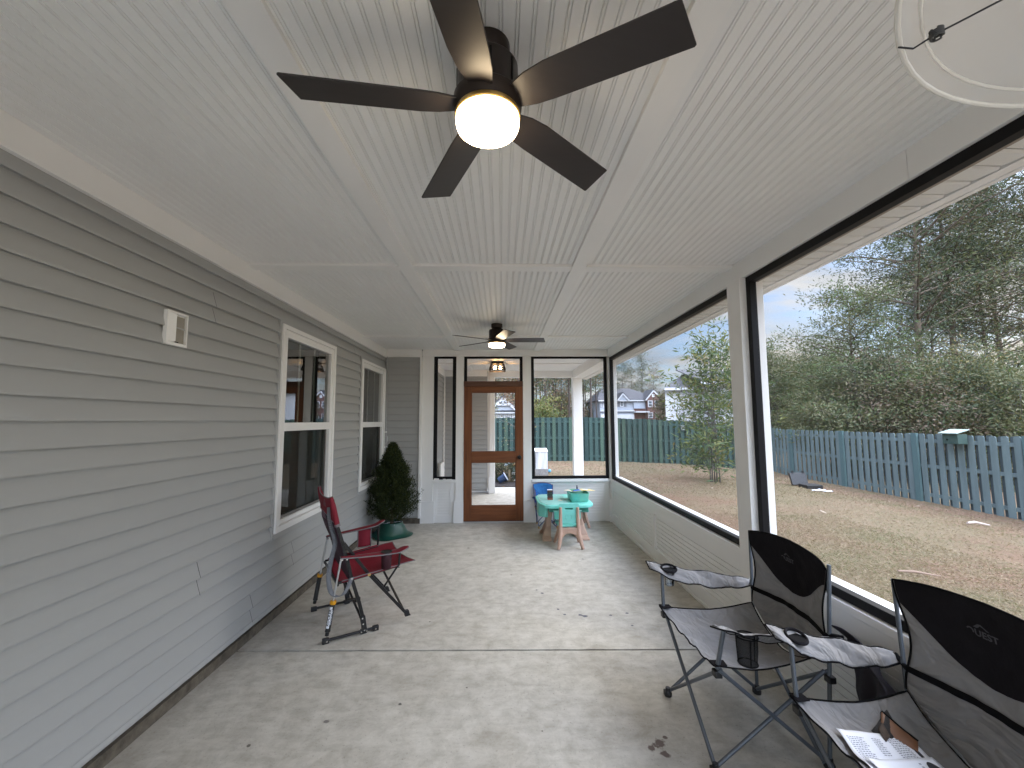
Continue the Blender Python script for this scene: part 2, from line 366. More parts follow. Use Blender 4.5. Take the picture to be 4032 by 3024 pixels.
# ---- concrete
def concrete(name, light, dark, spots=()):
    m = bpy.data.materials.new(name); m.use_nodes = True; t = m.node_tree; b = t.nodes['Principled BSDF']; b.inputs['Roughness'].default_value = 0.75; b.inputs['Specular IOR Level'].default_value = 0.35
    co = t.nodes.new('ShaderNodeTexCoord')
    def nzf(scale, detail=6, dist=0.0, rough=0.6, st=(1, 1, 1)):
        mp_ = t.nodes.new('ShaderNodeMapping'); mp_.inputs['Scale'].default_value = st; t.links.new(co.outputs['Object'], mp_.inputs[0])
        n = t.nodes.new('ShaderNodeTexNoise'); n.inputs['Scale'].default_value = scale; n.inputs['Detail'].default_value = detail; n.inputs['Distortion'].default_value = dist; n.inputs['Roughness'].default_value = rough
        t.links.new(mp_.outputs[0], n.inputs['Vector']); return n
    def ramp(src, p0, c0, p1, c1):
        r = t.nodes.new('ShaderNodeValToRGB'); t.links.new(src, r.inputs[0]); r.color_ramp.elements[0].position = p0; r.color_ramp.elements[1].position = p1
        r.color_ramp.elements[0].color = (*c0, 1); r.color_ramp.elements[1].color = (*c1, 1); return r
    def mul(a, bb, f=1.0):
        x = t.nodes.new('ShaderNodeMixRGB'); x.blend_type = 'MULTIPLY'; x.inputs[0].default_value = f; t.links.new(a, x.inputs[1]); t.links.new(bb, x.inputs[2]); return x
    a = nzf(0.9, 7, 0.4); r1 = ramp(a.outputs['Fac'], 0.32, dark, 0.68, light)
    fi = nzf(9, 10, 0.3, 0.72); r2 = ramp(fi.outputs['Fac'], 0.36, (0.80, 0.79, 0.77), 0.6, (1.06, 1.06, 1.06))
    br = nzf(14, 6, 0.2, 0.6, (0.5, 1.6, 1)); r3 = ramp(br.outputs['Fac'], 0.36, (0.80, 0.795, 0.78), 0.56, (1.04, 1.04, 1.04))
    sp = nzf(70, 3); r4 = ramp(sp.outputs['Fac'], 0.26, (0.55, 0.54, 0.52), 0.40, (1, 1, 1))
    bl = nzf(2.7, 6, 0.8); r5 = ramp(bl.outputs['Fac'], 0.30, (0.91, 0.90, 0.88), 0.5, (1, 1, 1))
    c = mul(r1.outputs[0], r2.outputs[0]); c = mul(c.outputs[0], r3.outputs[0], 0.4); c = mul(c.outputs[0], r4.outputs[0], 0.7); c = mul(c.outputs[0], r5.outputs[0])
    last = c.outputs[0]
    # spilt paint and dirt: a few spots with a ragged outline of their own
    wob = nzf(28, 4); 
    for (cx, cy, rad, colr) in spots:
        d = t.nodes.new('ShaderNodeVectorMath'); d.operation = 'DISTANCE'; t.links.new(co.outputs['Object'], d.inputs[0]); d.inputs[1].default_value = (cx, cy, 0)
        ad = t.nodes.new('ShaderNodeMath'); ad.operation = 'MULTIPLY_ADD'; t.links.new(wob.outputs['Fac'], ad.inputs[0]); ad.inputs[1].default_value = rad*2.6; t.links.new(d.outputs['Value'], ad.inputs[2])
        ls = t.nodes.new('ShaderNodeMapRange'); t.links.new(ad.outputs[0], ls.inputs[0]); ls.inputs[1].default_value = rad*2.0; ls.inputs[2].default_value = rad*2.35; ls.inputs[3].default_value = 0.85; ls.inputs[4].default_value = 0.0
        x = t.nodes.new('ShaderNodeMixRGB'); t.links.new(ls.outputs[0], x.inputs[0]); t.links.new(last, x.inputs[1]); x.inputs[2].default_value = (*colr, 1); last = x.outputs[0]
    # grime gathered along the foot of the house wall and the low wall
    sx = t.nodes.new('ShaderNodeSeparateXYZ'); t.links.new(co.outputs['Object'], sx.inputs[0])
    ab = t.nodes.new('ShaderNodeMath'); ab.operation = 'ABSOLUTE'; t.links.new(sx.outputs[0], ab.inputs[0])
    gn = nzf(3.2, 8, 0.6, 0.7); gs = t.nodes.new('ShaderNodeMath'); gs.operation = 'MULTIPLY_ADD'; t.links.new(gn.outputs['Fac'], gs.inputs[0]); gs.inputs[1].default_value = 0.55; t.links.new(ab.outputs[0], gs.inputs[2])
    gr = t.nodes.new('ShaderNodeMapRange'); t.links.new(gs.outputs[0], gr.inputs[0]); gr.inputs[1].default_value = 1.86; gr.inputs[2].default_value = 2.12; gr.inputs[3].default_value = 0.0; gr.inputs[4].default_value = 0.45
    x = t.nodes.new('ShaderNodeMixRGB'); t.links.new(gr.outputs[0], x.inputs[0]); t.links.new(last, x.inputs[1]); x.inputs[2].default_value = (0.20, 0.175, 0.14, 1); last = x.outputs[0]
    # hairline cracks
    vo = t.nodes.new('ShaderNodeTexVoronoi'); vo.feature = 'DISTANCE_TO_EDGE'; vo.inputs['Scale'].default_value = 0.42
    wv = nzf(1.6, 6, 0.5); va = t.nodes.new('ShaderNodeMixRGB'); va.inputs[0].default_value = 0.25; t.links.new(co.outputs['Object'], va.inputs[1]); t.links.new(wv.outputs['Color'], va.inputs[2]); t.links.new(va.outputs[0], vo.inputs['Vector'])
    cr_ = t.nodes.new('ShaderNodeMapRange'); t.links.new(vo.outputs['Distance'], cr_.inputs[0]); cr_.inputs[1].default_value = 0.0; cr_.inputs[2].default_value = 0.0022; cr_.inputs[3].default_value = 0.07; cr_.inputs[4].default_value = 0.0
    x = t.nodes.new('ShaderNodeMixRGB'); t.links.new(cr_.outputs[0], x.inputs[0]); t.links.new(last, x.inputs[1]); x.inputs[2].default_value = (0.16, 0.145, 0.12, 1); last = x.outputs[0]
    t.links.new(last, b.inputs['Base Color'])
    bu = t.nodes.new('ShaderNodeBump'); bu.inputs['Strength'].default_value = 0.35; bu.inputs['Distance'].default_value = 0.004; t.links.new(fi.outputs['Fac'], bu.inputs['Height'])
    bu2 = t.nodes.new('ShaderNodeBump'); bu2.inputs['Strength'].default_value = 0.3; bu2.inputs['Distance'].default_value = 0.004; t.links.new(br.outputs['Fac'], bu2.inputs['Height']); t.links.new(bu.outputs[0], bu2.inputs['Normal'])
    t.links.new(bu2.outputs[0], b.inputs['Normal'])
    MATS[name] = m; return m
bluestain = (0.05, 0.06, 0.10); brownst = (0.09, 0.055, 0.05)
SPOTS = [(0.745, 2.10, 0.030, brownst), (0.70, 2.075, 0.020, brownst), (0.755, 2.035, 0.022, brownst), (0.79, 2.14, 0.012, brownst),
         (0.62, 3.42, 0.016, bluestain), (0.655, 3.40, 0.020, bluestain), (0.50, 3.43, 0.012, bluestain), (0.46, 3.53, 0.012, bluestain), (0.86, 3.41, 0.012, bluestain), (1.0, 3.44, 0.013, bluestain), (0.36, 3.85, 0.014, bluestain), (0.32, 3.92, 0.009, bluestain), (0.98, 3.24, 0.012, bluestain),
         (0.90, 4.75, 0.012, bluestain), (0.86, 4.71, 0.012, (0.6, 0.6, 0.6)), (-0.40, 5.2, 0.018, (0.12, 0.11, 0.10)), (0.55, 4.65, 0.010, bluestain), (-0.55, 3.35, 0.008, (0.06, 0.05, 0.05)), (-0.55, 2.42, 0.010, (0.05, 0.05, 0.05)), (-0.2, 2.55, 0.006, (0.05, 0.05, 0.05)), (1.5, 4.9, 0.012, (0.06, 0.05, 0.05)),
         (-0.9, 2.3, 0.016, (0.14, 0.13, 0.12)), (0.2, 2.2, 0.007, (0.05, 0.05, 0.05)), (-1.2, 2.15, 0.010, (0.08, 0.07, 0.06)), (0.1, 4.3, 0.010, (0.1, 0.09, 0.09))]
CONC = concrete('broomed_concrete', (0.535, 0.515, 0.468), (0.455, 0.435, 0.392), SPOTS)
CONC2 = concrete('brightened_concrete', (0.62, 0.60, 0.55), (0.52, 0.50, 0.46))  # lighter copy of the porch concrete, brightness put into the colour
DIRTC = mat('dirty_foundation', (0.10, 0.085, 0.065), 0.9, var=0.5, vscale=14, bump=0.5, bscale=40)
def slab():
    m = MB()
    # two pours with a sawn joint between them, slightly out of square
    yl, yr = 2.985, 2.885; g = 0.019
    # ragged edges of the joint
    n = 90; A = []; B = []
    for i in range(n+1):
        x = lerp(-1.84, 1.86, i/n); y = lerp(yl, yr, i/n)
        A.append((x, y-g/2+0.0035*mnz(x, 0, 9)+0.002*mnz(x, 3, 40), 0.0)); B.append((x, y+g/2+0.004*mnz(x, 7, 7)+0.0025*mnz(x, 9, 45), 0.0))
    front = [(-1.84, -3.2, 0), (1.86, -3.2, 0)] + A[::-1]
    back = B + [(1.86, 6.56, 0), (-1.84, 6.56, 0)]
    m.poly(front); m.poly(back)
    for E_ in (A, B):
        for i in range(n): m.quad(E_[i], E_[i+1], (E_[i+1][0], E_[i+1][1], -0.02), (E_[i][0], E_[i][1], -0.02))
    m.cur = 1; m.quad((-1.84, 2.8, -0.018), (1.86, 2.8, -0.018), (1.86, 3.1, -0.018), (-1.84, 3.1, -0.018)); m.cur = 0
    m.quad((1.86, -3.2, 0), (1.86, 6.56, 0), (1.86, 6.56, -0.8), (1.86, -3.2, -0.8))
    m.quad((-1.84, -3.2, 0), (1.86, -3.2, 0), (1.86, -3.2, -0.8), (-1.84, -3.2, -0.8))
    o = m.build('porch_floor', [CONC, mat('joint_dirt', (0.02, 0.018, 0.016), 0.95)], fixn=False); tag(o, 'pale broomed concrete floor of the porch with a dark joint', 'floor', kind='structure')
    m = MB(); m.box(-1.30, 1.95, 6.565, 9.86, -0.4, -0.012); m.box(-1.30, 0.75, 9.86, 10.45, -0.4, -0.10)
    o = m.build('patio', CONC2); tag(o, 'bright concrete patio beyond the screen door', 'patio', kind='structure')
slab()

# ================================================================== HOUSE
PH = 0.006; CO = 0.1016
def siding(m, axis, a0, a1, plane, z0, z1, sgn, holes=()):
    """lap courses; axis 'y' runs along Y on plane X, axis 'x' runs along X on plane Y; sgn = outward direction"""
    k = math.floor((z0-PH)/CO)
    while PH+k*CO < z1:
        zb = max(z0, PH+k*CO); zt = min(z1, PH+(k+1)*CO); k += 1
        if zt-zb < 0.004: continue
        spans = [(a0, a1)]
        for (h0, h1, hz0, hz1) in holes:
            if zt > hz0+0.002 and zb < hz1-0.002:
                ns = []
                for s0, s1 in spans:
                    if h0 > s0 and h0 < s1: ns.append((s0, min(h0, s1)))
                    if h1 < s1 and h1 > s0: ns.append((max(h1, s0), s1))
                    if h1 <= s0 or h0 >= s1: ns.append((s0, s1))
                spans = ns
        for s0, s1 in spans:
            prof = [(0.0, zb+0.007), (0.020, zb+0.001), (0.0240, zb+0.0005), (0.0250, zb+0.003), (0.0240, zb+0.010), (0.0135, zb+0.052), (0.0010, zb+0.098), (0.0, zt+0.008)]
            if k % 2 == 0: prof = [(0.0, zb+0.010), (0.008, zb+0.009), (0.018, zb+0.006), (0.0225, zb+0.006), (0.0235, zb+0.012), (0.0225, zb+0.020), (0.0130, zb+0.056), (0.0010, zb+0.098), (0.0, zt+0.012)]
            pts = [(p, min(z, zt+0.011)) for p, z in prof]
            def P(p, s):
                return (plane+sgn*p[0], s, p[1]) if axis == 'y' else (s, plane+sgn*p[0], p[1])
            for i in range(len(pts)-1): m.quad(P(pts[i], s0), P(pts[i+1], s0), P(pts[i+1], s1), P(pts[i], s1))
            for s in (s0, s1):
                q = [P(p, s) for p in pts]; q.append(P((0, pts[-1][1]), s)); m.poly(q)

house = thing('house', 'grey vinyl sided house with white trim and two tall sash windows', 'house', (-1.795, 1.5, 0))
WINS = [(3.36, 4.468, 0.646, 2.337), (5.30, 6.385, 0.646, 2.337)]
holes = [(a, b, c, d) for a, b, c, d in WINS]
XW = -1.795
m = MB(); siding(m, 'y', -3.1, 6.45, XW, 0.085, 2.53, 1, holes)
m.build('siding', SIDING, house, fixn=False)
m = MB(); siding(m, 'x', -1.765, -1.222, 6.45, 0.095, 2.53, -1); m.build('siding', SIDING, house, fixn=False, label='narrow strip of grey siding beside the corner')
m = MB(); siding(m, 'y', 6.60, 9.1, -1.265, 0.085, 2.53, 1); m.build('siding', SIDING, house, fixn=False, label='grey siding of the stepped wall along the patio')
m = MB(); siding(m, 'x', -1.25, -0.30, 9.1, 0.085, 2.50, -1); m.build('siding', SIDING, house, fixn=False, label='grey siding of the wall at the end of the patio')
# wall carcass behind the siding, with openings at the windows, and the rooms behind them
INNER = mat('dark_room', (0.05, 0.055, 0.05), 0.9)
m = MB()
ys = [-3.1, 3.42, 4.41, 5.36, 6.33, 6.60]
for i in (0, 2, 4): m.box(-1.92, XW-0.001, ys[i], ys[i+1], 0.04, 2.66)
for i in (1, 3):
    m.box(-1.92, XW-0.001, ys[i], ys[i+1], 0.04, 0.70); m.box(-1.92, XW-0.001, ys[i], ys[i+1], 2.29, 2.66)
m.box(-1.90, -1.268, 6.455, 6.595, 0.05, 2.66); m.box(-1.42, -1.268, 6.6, 9.1, 0.02, 2.66); m.box(-1.42, -0.31, 9.103, 9.24, 0.02, 2.66)
m.build('wall_core', SIDETR, house)
m = MB(); m.box(-1.91, -1.772, -3.1, 6.45, -0.02, 0.062); m.box(-1.772, -1.222, 6.43, 6.47, -0.02, 0.078)
m.build('foundation', DIRTC, house)
m = MB(); m.quad((-4.6, -3.1, -0.1), (-4.6, 6.6, -0.1), (-4.6, 6.6, 2.66), (-4.6, -3.1, 2.66)); m.quad((-4.6, -3.1, -0.02), (-1.9, -3.1, -0.02), (-1.9, 6.6, -0.02), (-4.6, 6.6, -0.02))
m.quad((-4.6, -3.1, 2.655), (-1.9, -3.1, 2.655), (-1.9, 6.6, 2.655), (-4.6, 6.6, 2.655)); m.quad((-4.6, -3.1, 0), (-1.9, -3.1, 0), (-1.9, -3.1, 2.66), (-4.6, -3.1, 2.66)); m.quad((-4.6, 6.6, 0), (-1.9, 6.6, 0), (-1.9, 6.6, 2.66), (-4.6, 6.6, 2.66))
m.build('room', INNER, house, fixn=False)
# seams where two lengths of siding lap
m = MB()
for (y, z0, z1) in ((2.58, 2.14, 2.34), (2.58, 0.514, 0.718), (3.134, 0.108, 0.311), (3.705, 0.311, 0.514), (5.05, 2.343, 2.50)):
    k0 = round((z0-PH)/CO); k1 = round((z1-PH)/CO)
    for k in range(k0, k1):
        zb = PH+k*CO; j = 0.004*((k % 2))
        pts = [(0.0252, zb+0.002, 0.006), (0.0243, zb+0.010, 0.004), (0.0140, zb+0.052, 0.0), (0.0022, zb+0.094, -0.001)]
        m = MB()
        for i in range(3):
            a, b_ = pts[i], pts[i+1]
            m.quad((XW+a[0]+0.0008, y+j+a[2], a[1]), (XW+b_[0]+0.0008, y+j+b_[2], b_[1]), (XW+b_[0]+0.0008, y+j+b_[2]+0.0035, b_[1]), (XW+a[0]+0.0008, y+j+a[2]+0.0035, a[1]))
        m.build('siding_seam', mat('shadowed_seam', (0.06, 0.06, 0.06), 0.9), house, fixn=False)
# corner posts of the siding, trim strips
m = MB(); m.box(-1.781, -1.750, 6.418, 6.45, 0.08, 2.517); m.build('corner_trim', SIDETR, house, bevel=0.002)
m = MB(); m.box(-1.247, -1.215, 9.06, 9.095, 0.08, 2.499); m.build('corner_trim', WHITE, house, bevel=0.002)
m = MB(); m.box(-1.262, -1.222, 6.59, 6.63, 0.08, 2.5); m.build('corner_trim', WHITE, house, bevel=0.002)

def window(y0, y1, z0, z1):
    w = 0.095
    m = MB(); x0, x1 = XW-0.02, XW+0.040
    t = 0.048
    m.box(x0, x1, y0+0.012, y0+t, z0+0.012, z1-0.012); m.box(x0, x1, y1-t, y1-0.012, z0+0.012, z1-0.012)
    m.box(x0, x1, y0+t, y1-t, z1-t, z1-0.012); m.box(x0, x1, y0+t, y1-t, z0+0.012, z0+t+0.012)
    win = m.build('window', WHITE, house, bevel=0.004)
    m = MB(); e = 0.013      # grey channel around the casing
    m.box(XW, XW+0.026, y0-e, y0+0.011, z0-e, z1+e); m.box(XW, XW+0.026, y1-0.011, y1+e, z0-e, z1+e); m.box(XW, XW+0.026, y0+0.011, y1-0.011, z1-0.011, z1+e)
    m.box(XW, XW+0.026, y0+0.011, y1-0.011, z0-0.034, z0+0.011)
    m.build('channel', SIDETR, win, bevel=0.002)
    m = MB(); s0, s1 = XW-0.035, XW+0.026; a, b_ = y0+t+0.002, y1-t-0.002; q = 0.058
    zm = 1.488
    m.box(s0, s1, a, a+q, z0+t+0.014, z1-t-0.002); m.box(s0, s1, b_-q, b_, z0+t+0.014, z1-t-0.002); m.box(s0, s1, a+q, b_-q, z1-t-q-0.002, z1-t-0.002)
    m.box(s0, s1+0.002, a+q, b_-q, zm-0.036, zm+0.034); m.box(s0, s1-0.012, a+q, b_-q, z0+t+0.014, z0+t+0.050)
    m.build('sash', WHITE, win, bevel=0.003)
    m = MB(); xg = XW-0.006
    m.quad((xg, a+q, zm+0.03), (xg, b_-q, zm+0.03), (xg, b_-q, z1-t-q), (xg, a+q, z1-t-q)); m.build('pane', WGLASS, win, fixn=False)
    m = MB(); xg2 = XW-0.026
    m.quad((xg2, a+q, z0+t+0.05), (xg2, b_-q, z0+t+0.05), (xg2, b_-q, zm), (xg2, a+q, zm)); m.build('pane', WGLASS, win, fixn=False)
    m = MB(); xs = XW-0.008
    m.quad((xs, a+q, z0+t+0.05), (xs, b_-q, z0+t+0.05), (xs, b_-q, zm-0.03), (xs, a+q, zm-0.03)); m.build('insect_screen', DARKSCR, win, fixn=False)
    m = MB(); fz = z0+t+0.05; m.box(xs-0.004, xs+0.005, a+q, b_-q, fz, fz+0.022); m.box(xs-0.004, xs+0.005, b_-q-0.02, b_-q, fz+0.022, zm-0.036)
    m.build('screen_frame', mat('grey_brown_frame', (0.16, 0.15, 0.14), 0.5), win)
    m = MB(); d = (b_-a-2*q)/3
    for i in (1, 2): m.box(xg-0.016, xg-0.008, a+q+i*d-0.009, a+q+i*d+0.009, zm+0.02, z1-t-q)
    m.build('muntin', WHITE, win)
    # room side: a light curtain edge to give the dark glass some depth
    return win
for a in WINS: window(*a)
# exhaust vent on the wall (drawn open to the right)
vent = None
def make_vent():
    y0, y1, z0, z1 = 2.205, 2.352, 1.942, 2.127; X = XW+0.014
    m = MB(); m.box(X, X+0.022, y0, y0+0.012, z0, z1); m.box(X, X+0.022, y1-0.008, y1, z0, z1); m.box(X, X+0.022, y0+0.012, y1-0.008, z1-0.012, z1); m.box(X, X+0.022, y0+0.012, y1-0.008, z0, z0+0.016)
    m.box(X, X+0.004, y0+0.012, y1-0.008, z0+0.016, z1-0.012)
    # hood: sloping face rising towards its open right side
    hx = X+0.034
    m.poly([(X+0.022, y0+0.010, z0+0.016), (X+0.022, y0+0.010, z1-0.012), (hx, y0+0.048, z1-0.020), (hx, y0+0.048, z0+0.022)])
    m.poly([(X+0.022, y0+0.010, z1-0.012), (X+0.022, y0+0.048, z1-0.012), (hx, y0+0.048, z1-0.020)])
    m.poly([(X+0.022, y0+0.010, z0+0.016), (hx, y0+0.048, z0+0.022), (X+0.022, y0+0.048, z0+0.016)])
    v = m.build('exhaust_vent', WHITE, house, fixn=False, bevel=0.001)
    m = MB(); m.box(X+0.004, X+0.010, y0+0.05, y1-0.012, z0+0.018, z1-0.02); m.build('flap', mat('grey_brown_plastic', (0.30, 0.28, 0.24), 0.6), v)  # flap in a darker tone than the white vent around it
    m = MB(); m.box(X+0.022, X+0.024, y0+0.058, y0+0.082, z0+0.016, z0+0.021); m.build('slot', BLACKF, v)
make_vent()
# conduit in the corner with its box and straps, outlet low on the wall
m = MB(); m.tube([(-1.752, 6.405, 0.30), (-1.752, 6.405, 2.52)], 0.011, 8); m.build('conduit', SIDETR, house, smooth=True)
m = MB(); m.box(-1.78, -1.725, 6.385, 6.44, 1.21, 1.30); bx = m.build('junction_box', SIDETR, house, bevel=0.004)
m = MB(); m.box(-1.78, -1.74, 6.375, 6.43, 1.36, 1.375); m.build('strap', WHITE, bx)
m = MB(); m.box(-1.78, -1.74, 6.375, 6.43, 1.135, 1.15); m.build('strap', WHITE, bx)
m = MB(); m.box(XW+0.012, XW+0.055, 5.86, 5.95, 0.365, 0.50); ot = m.build('outlet_cover', WHITE, house, bevel=0.006)
m = MB(); m.box(XW+0.055, XW+0.060, 5.875, 5.90, 0.38, 0.485); m.box(XW+0.055, XW+0.060, 5.91, 5.935, 0.38, 0.485); m.build('outlet_face', mat('pale_outlet', (0.62, 0.62, 0.62), 0.4), ot)
# roof over house and porch
SHING = mat('dark_shingles', (0.06, 0.06, 0.065), 0.9, var=0.3, vscale=20)
m = MB(); m.prism([(-7.5, 2.70), (2.06, 2.70), (2.06, 2.76), (-2.7, 4.9), (-7.5, 2.76)], -3.4, 9.75, 'y'); m.build('roof', SHING, house)
m = MB(); m.box(-7.4, -4.65, -3.1, 9.2, -0.4, 2.7); m.box(-4.65, -1.43, 9.0, 9.2, -0.4, 2.7); m.build('wall_core', SIDETR, house, label='far walls of the house, out of sight behind the rooms')
# ================================================================== SCREENED PORCH
porch = thing('screened_porch', 'white screened porch with beadboard ceiling, black framed screens and low panelled wall', 'porch', (1.7, 6.5, 0))
ZC = 2.64; ZB = 2.51; ZS = 0.64
# beadboard: double-grooved boards running along Y
def beadboard(m, x0, x1, y0, y1, z, pitch=0.0468):
    pts = []; x = x0; k = math.ceil(x0/pitch)*pitch
    def g(c): return [(c-0.0074, z), (c-0.0048, z+0.0055), (c-0.0026, z), (c+0.0026, z), (c+0.0048, z+0.0055), (c+0.0074, z)]
    pts.append((x0, z))
    while k < x1-0.007:
        if k-0.007 > x0: pts += g(k)
        k += pitch
    pts.append((x1, z))
    for i in range(len(pts)-1):
        a, b = pts[i], pts[i+1]; m.quad((a[0], y0, a[1]), (a[0], y1, a[1]), (b[0], y1, b[1]), (b[0], y0, b[1]))
m = MB(); beadboard(m, -1.79, 1.70, -3.1, 6.46, ZC); m.build('ceiling', CEILM, porch, fixn=False)
m = MB(); beadboard(m, -1.26, 1.70, 6.56, 9.26, ZC); m.build('ceiling', CEILM, porch, fixn=False, label='beadboard ceiling over the outer patio')
bt = 0.020
LB = (-0.722, -0.622); RB = (0.508, 0.608)
for (a, b) in (LB, RB):
    m = MB(); m.box(a, b, -3.1, 6.452, ZC-bt, ZC+0.006); m.build('ceiling_batten', WHITE, porch, bevel=0.002)
for (c0, c1) in ((0.375, 0.475), (2.875, 2.975), (5.375, 5.475)):
    for (a, b) in ((-1.785, LB[0]), (LB[1], RB[0]), (RB[1], 1.675)):
        m = MB(); m.box(a, b, c0, c1, ZC-bt+0.002, ZC+0.006); m.build('ceiling_batten', WHITE, porch, bevel=0.002)
for (a, b, c, d) in ((-1.2, 1.66, 8.0, 8.1), (-0.722, -0.622, 8.1, 9.2), (0.508, 0.608, 8.1, 9.2)):
    m = MB(); m.box(a, b, c, d, ZC-bt, ZC+0.006); m.build('ceiling_batten', WHITE, porch, bevel=0.002, label='thin ceiling batten over the outer patio')
# frieze board along the house wall and over the far wall
m = MB(); m.box(-1.80, -1.768, -3.1, 0.92, 2.522, ZC-0.001); m.box(-1.80, -1.768, 0.9225, 6.45, 2.522, ZC-0.001); m.box(-1.80, -1.760, -3.1, 6.45, 2.506, 2.5215)
m.build('frieze_board', WHITE, porch, bevel=0.0015)
m = MB(); m.box(-1.767, -1.226, 6.425, 6.45, 2.532, ZC-0.001); m.box(-1.759, -1.226, 6.418, 6.45, 2.518, 2.5315); m.build('frieze_board', WHITE, porch, bevel=0.0015)
m = MB(); m.box(-1.262, -1.235, 6.6, 9.1, 2.50, ZC-0.001); m.box(-1.235, -0.30, 9.07, 9.099, 2.50, ZC-0.001); m.build('frieze_board', WHITE, porch, bevel=0.0015)
# beam along the open side, continuing over the outer patio
BX0, BX1 = 1.672, 1.80
m = MB(); m.box(BX0, BX1, -3.1, 1.585, ZB, ZC+0.01); m.box(BX0, BX1, 1.5875, 6.44, ZB, ZC+0.01); m.build('beam', WHITE, porch, bevel=0.002)
m = MB(); m.box(1.60, 1.82, 6.58, 9.46, 2.47, ZC+0.01); m.box(-0.30, 1.60, 9.24, 9.46, 2.50, ZC+0.01); m.build('beam', WHITE, porch, bevel=0.002, label='white beam around the outer patio')
# header over the far wall
m = MB(); m.box(-1.216, 1.672, 6.45, 6.58, 2.534, ZC+0.004); m.build('header', WHITE, porch, bevel=0.0015)
# posts in the far wall: side post, door posts, corner post
FT = 6.45
def post(x0, x1, y0, y1, z0, z1, label=None):
    m = MB(); m.box(x0, x1, y0, y1, z0, z1); return m.build('post', WHITE, porch, bevel=0.002, label=label)
post(-1.216, -1.043, FT+0.002, 6.585, 0.0, 2.533); post(-0.696, -0.578, FT+0.002, 6.585, 0.0, 2.533); post(0.340, 0.468, FT+0.002, 6.585, 0.0, 2.533); post(1.664, 1.80, FT-0.03, 6.585, 0.0, 2.509)
m = MB(); m.box(-1.252, -1.2175, 6.412, 6.47, 0.08, 2.517); m.build('corner_trim', WHITE, porch, bevel=0.002)
for (a, b) in ((-1.224, -1.012), (-0.722, -0.574), (0.336, 0.545)):
    m = MB(); m.box(a, b, FT-0.018, FT+0.0015, 0.0, 0.325); m.build('plinth', WHITE, porch, bevel=0.002)
m = MB(); m.box(1.640, 1.690, FT-0.06, FT-0.032, 0.0, 0.325); m.build('plinth', WHITE, porch, bevel=0.002)
# side posts between the screen bays
for (a, b) in ((2.767, 2.924), (-0.90, -0.75)):
    m = MB(); m.box(1.645, 1.80, a, b, 0.0, 2.509); m.build('post', WHITE, porch, bevel=0.002)
post(1.645, 1.80, -3.1, -2.95, 0, 2.509); post(-1.78, -1.66, -3.1, -2.98, 0, 2.6)
# low walls
def kneewall_side(y0, y1, nst):
    x = 1.684
    m = MB(); m.box(x+0.008, 1.79, y0, y1, 0.0, ZS-0.042); 
    # horizontal grooved boards
    z = 0.13
    mm = MB()
    while z < 0.52:
        mm.box(x+0.0010, x+0.0085, y0+0.002, y1-0.002, z+0.0035, z+0.0385); z += 0.042
    k = m.build('low_wall', KNEEM, porch)
    mm.build('boards', KNEEM, k, bevel=0.0012)
    m = MB(); m.box(x-0.014, x+0.009, y0, y1, 0.028, 0.14); m.box(x-0.014, x+0.009, y0, y1, 0.51, ZS-0.042)
    ys_ = [lerp(y0, y1, i/(nst-1)) for i in range(nst)]
    for i, yy in enumerate(ys_):
        a = max(y0, yy-0.045); b = min(y1, yy+0.045); m.box(x-0.0145, x+0.009, a, b, 0.1405, 0.5095)
    m.build('panel_frame', KNEEM, k, bevel=0.002)
    m = MB(); m.box(x-0.022, x-0.0002, y0, y1, 0.0, 0.028); m.build('base_strip', KNEEM, k, bevel=0.004)
    m = MB(); m.box(1.662, 1.69, y0, y1, ZS-0.040, ZS-0.001); m.box(1.69, 1.80, y0, y1, ZS-0.040, ZS-0.003); m.build('sill', WHITE, k, bevel=0.003)
kneewall_side(2.926, 6.41, 3)
kneewall_side(-0.748, 2.765, 3)
kneewall_side(-2.948, -0.902, 3)
def kneewall_far(x0, x1, inset):
    y = FT+0.02
    m = MB(); m.box(x0, x1, y+0.014, 6.58, 0.0, 0.598); k = m.build('low_wall', WHITE, porch)
    mm = MB(); z = inset[2]
    while z < inset[3]-0.01:
        mm.box(inset[0], inset[1], y+0.008, y+0.0145, z+0.002, min(z+0.040, inset[3])-0.002); z += 0.042
    mm.build('boards', WHITE, k, bevel=0.001)
    m = MB(); m.box(x0, inset[0], y, y+0.0142, 0.0, 0.598); m.box(inset[1], x1, y, y+0.0142, 0.0, 0.598); m.box(inset[0], inset[1], y, y+0.0142, 0.0, inset[2]); m.box(inset[0], inset[1], y, y+0.0142, inset[3], 0.598)
    m.build('panel_frame', WHITE, k, bevel=0.002)
    m = MB(); m.box(x0-0.002, x1+0.002, FT-0.02, 6.58, 0.60, 0.638); m.build('sill', WHITE, k, bevel=0.003)
kneewall_far(-1.041, -0.698, (-0.975, -0.785, 0.115, 0.495))
kneewall_far(0.470, 1.662, (0.56, 1.585, 0.135, 0.535))
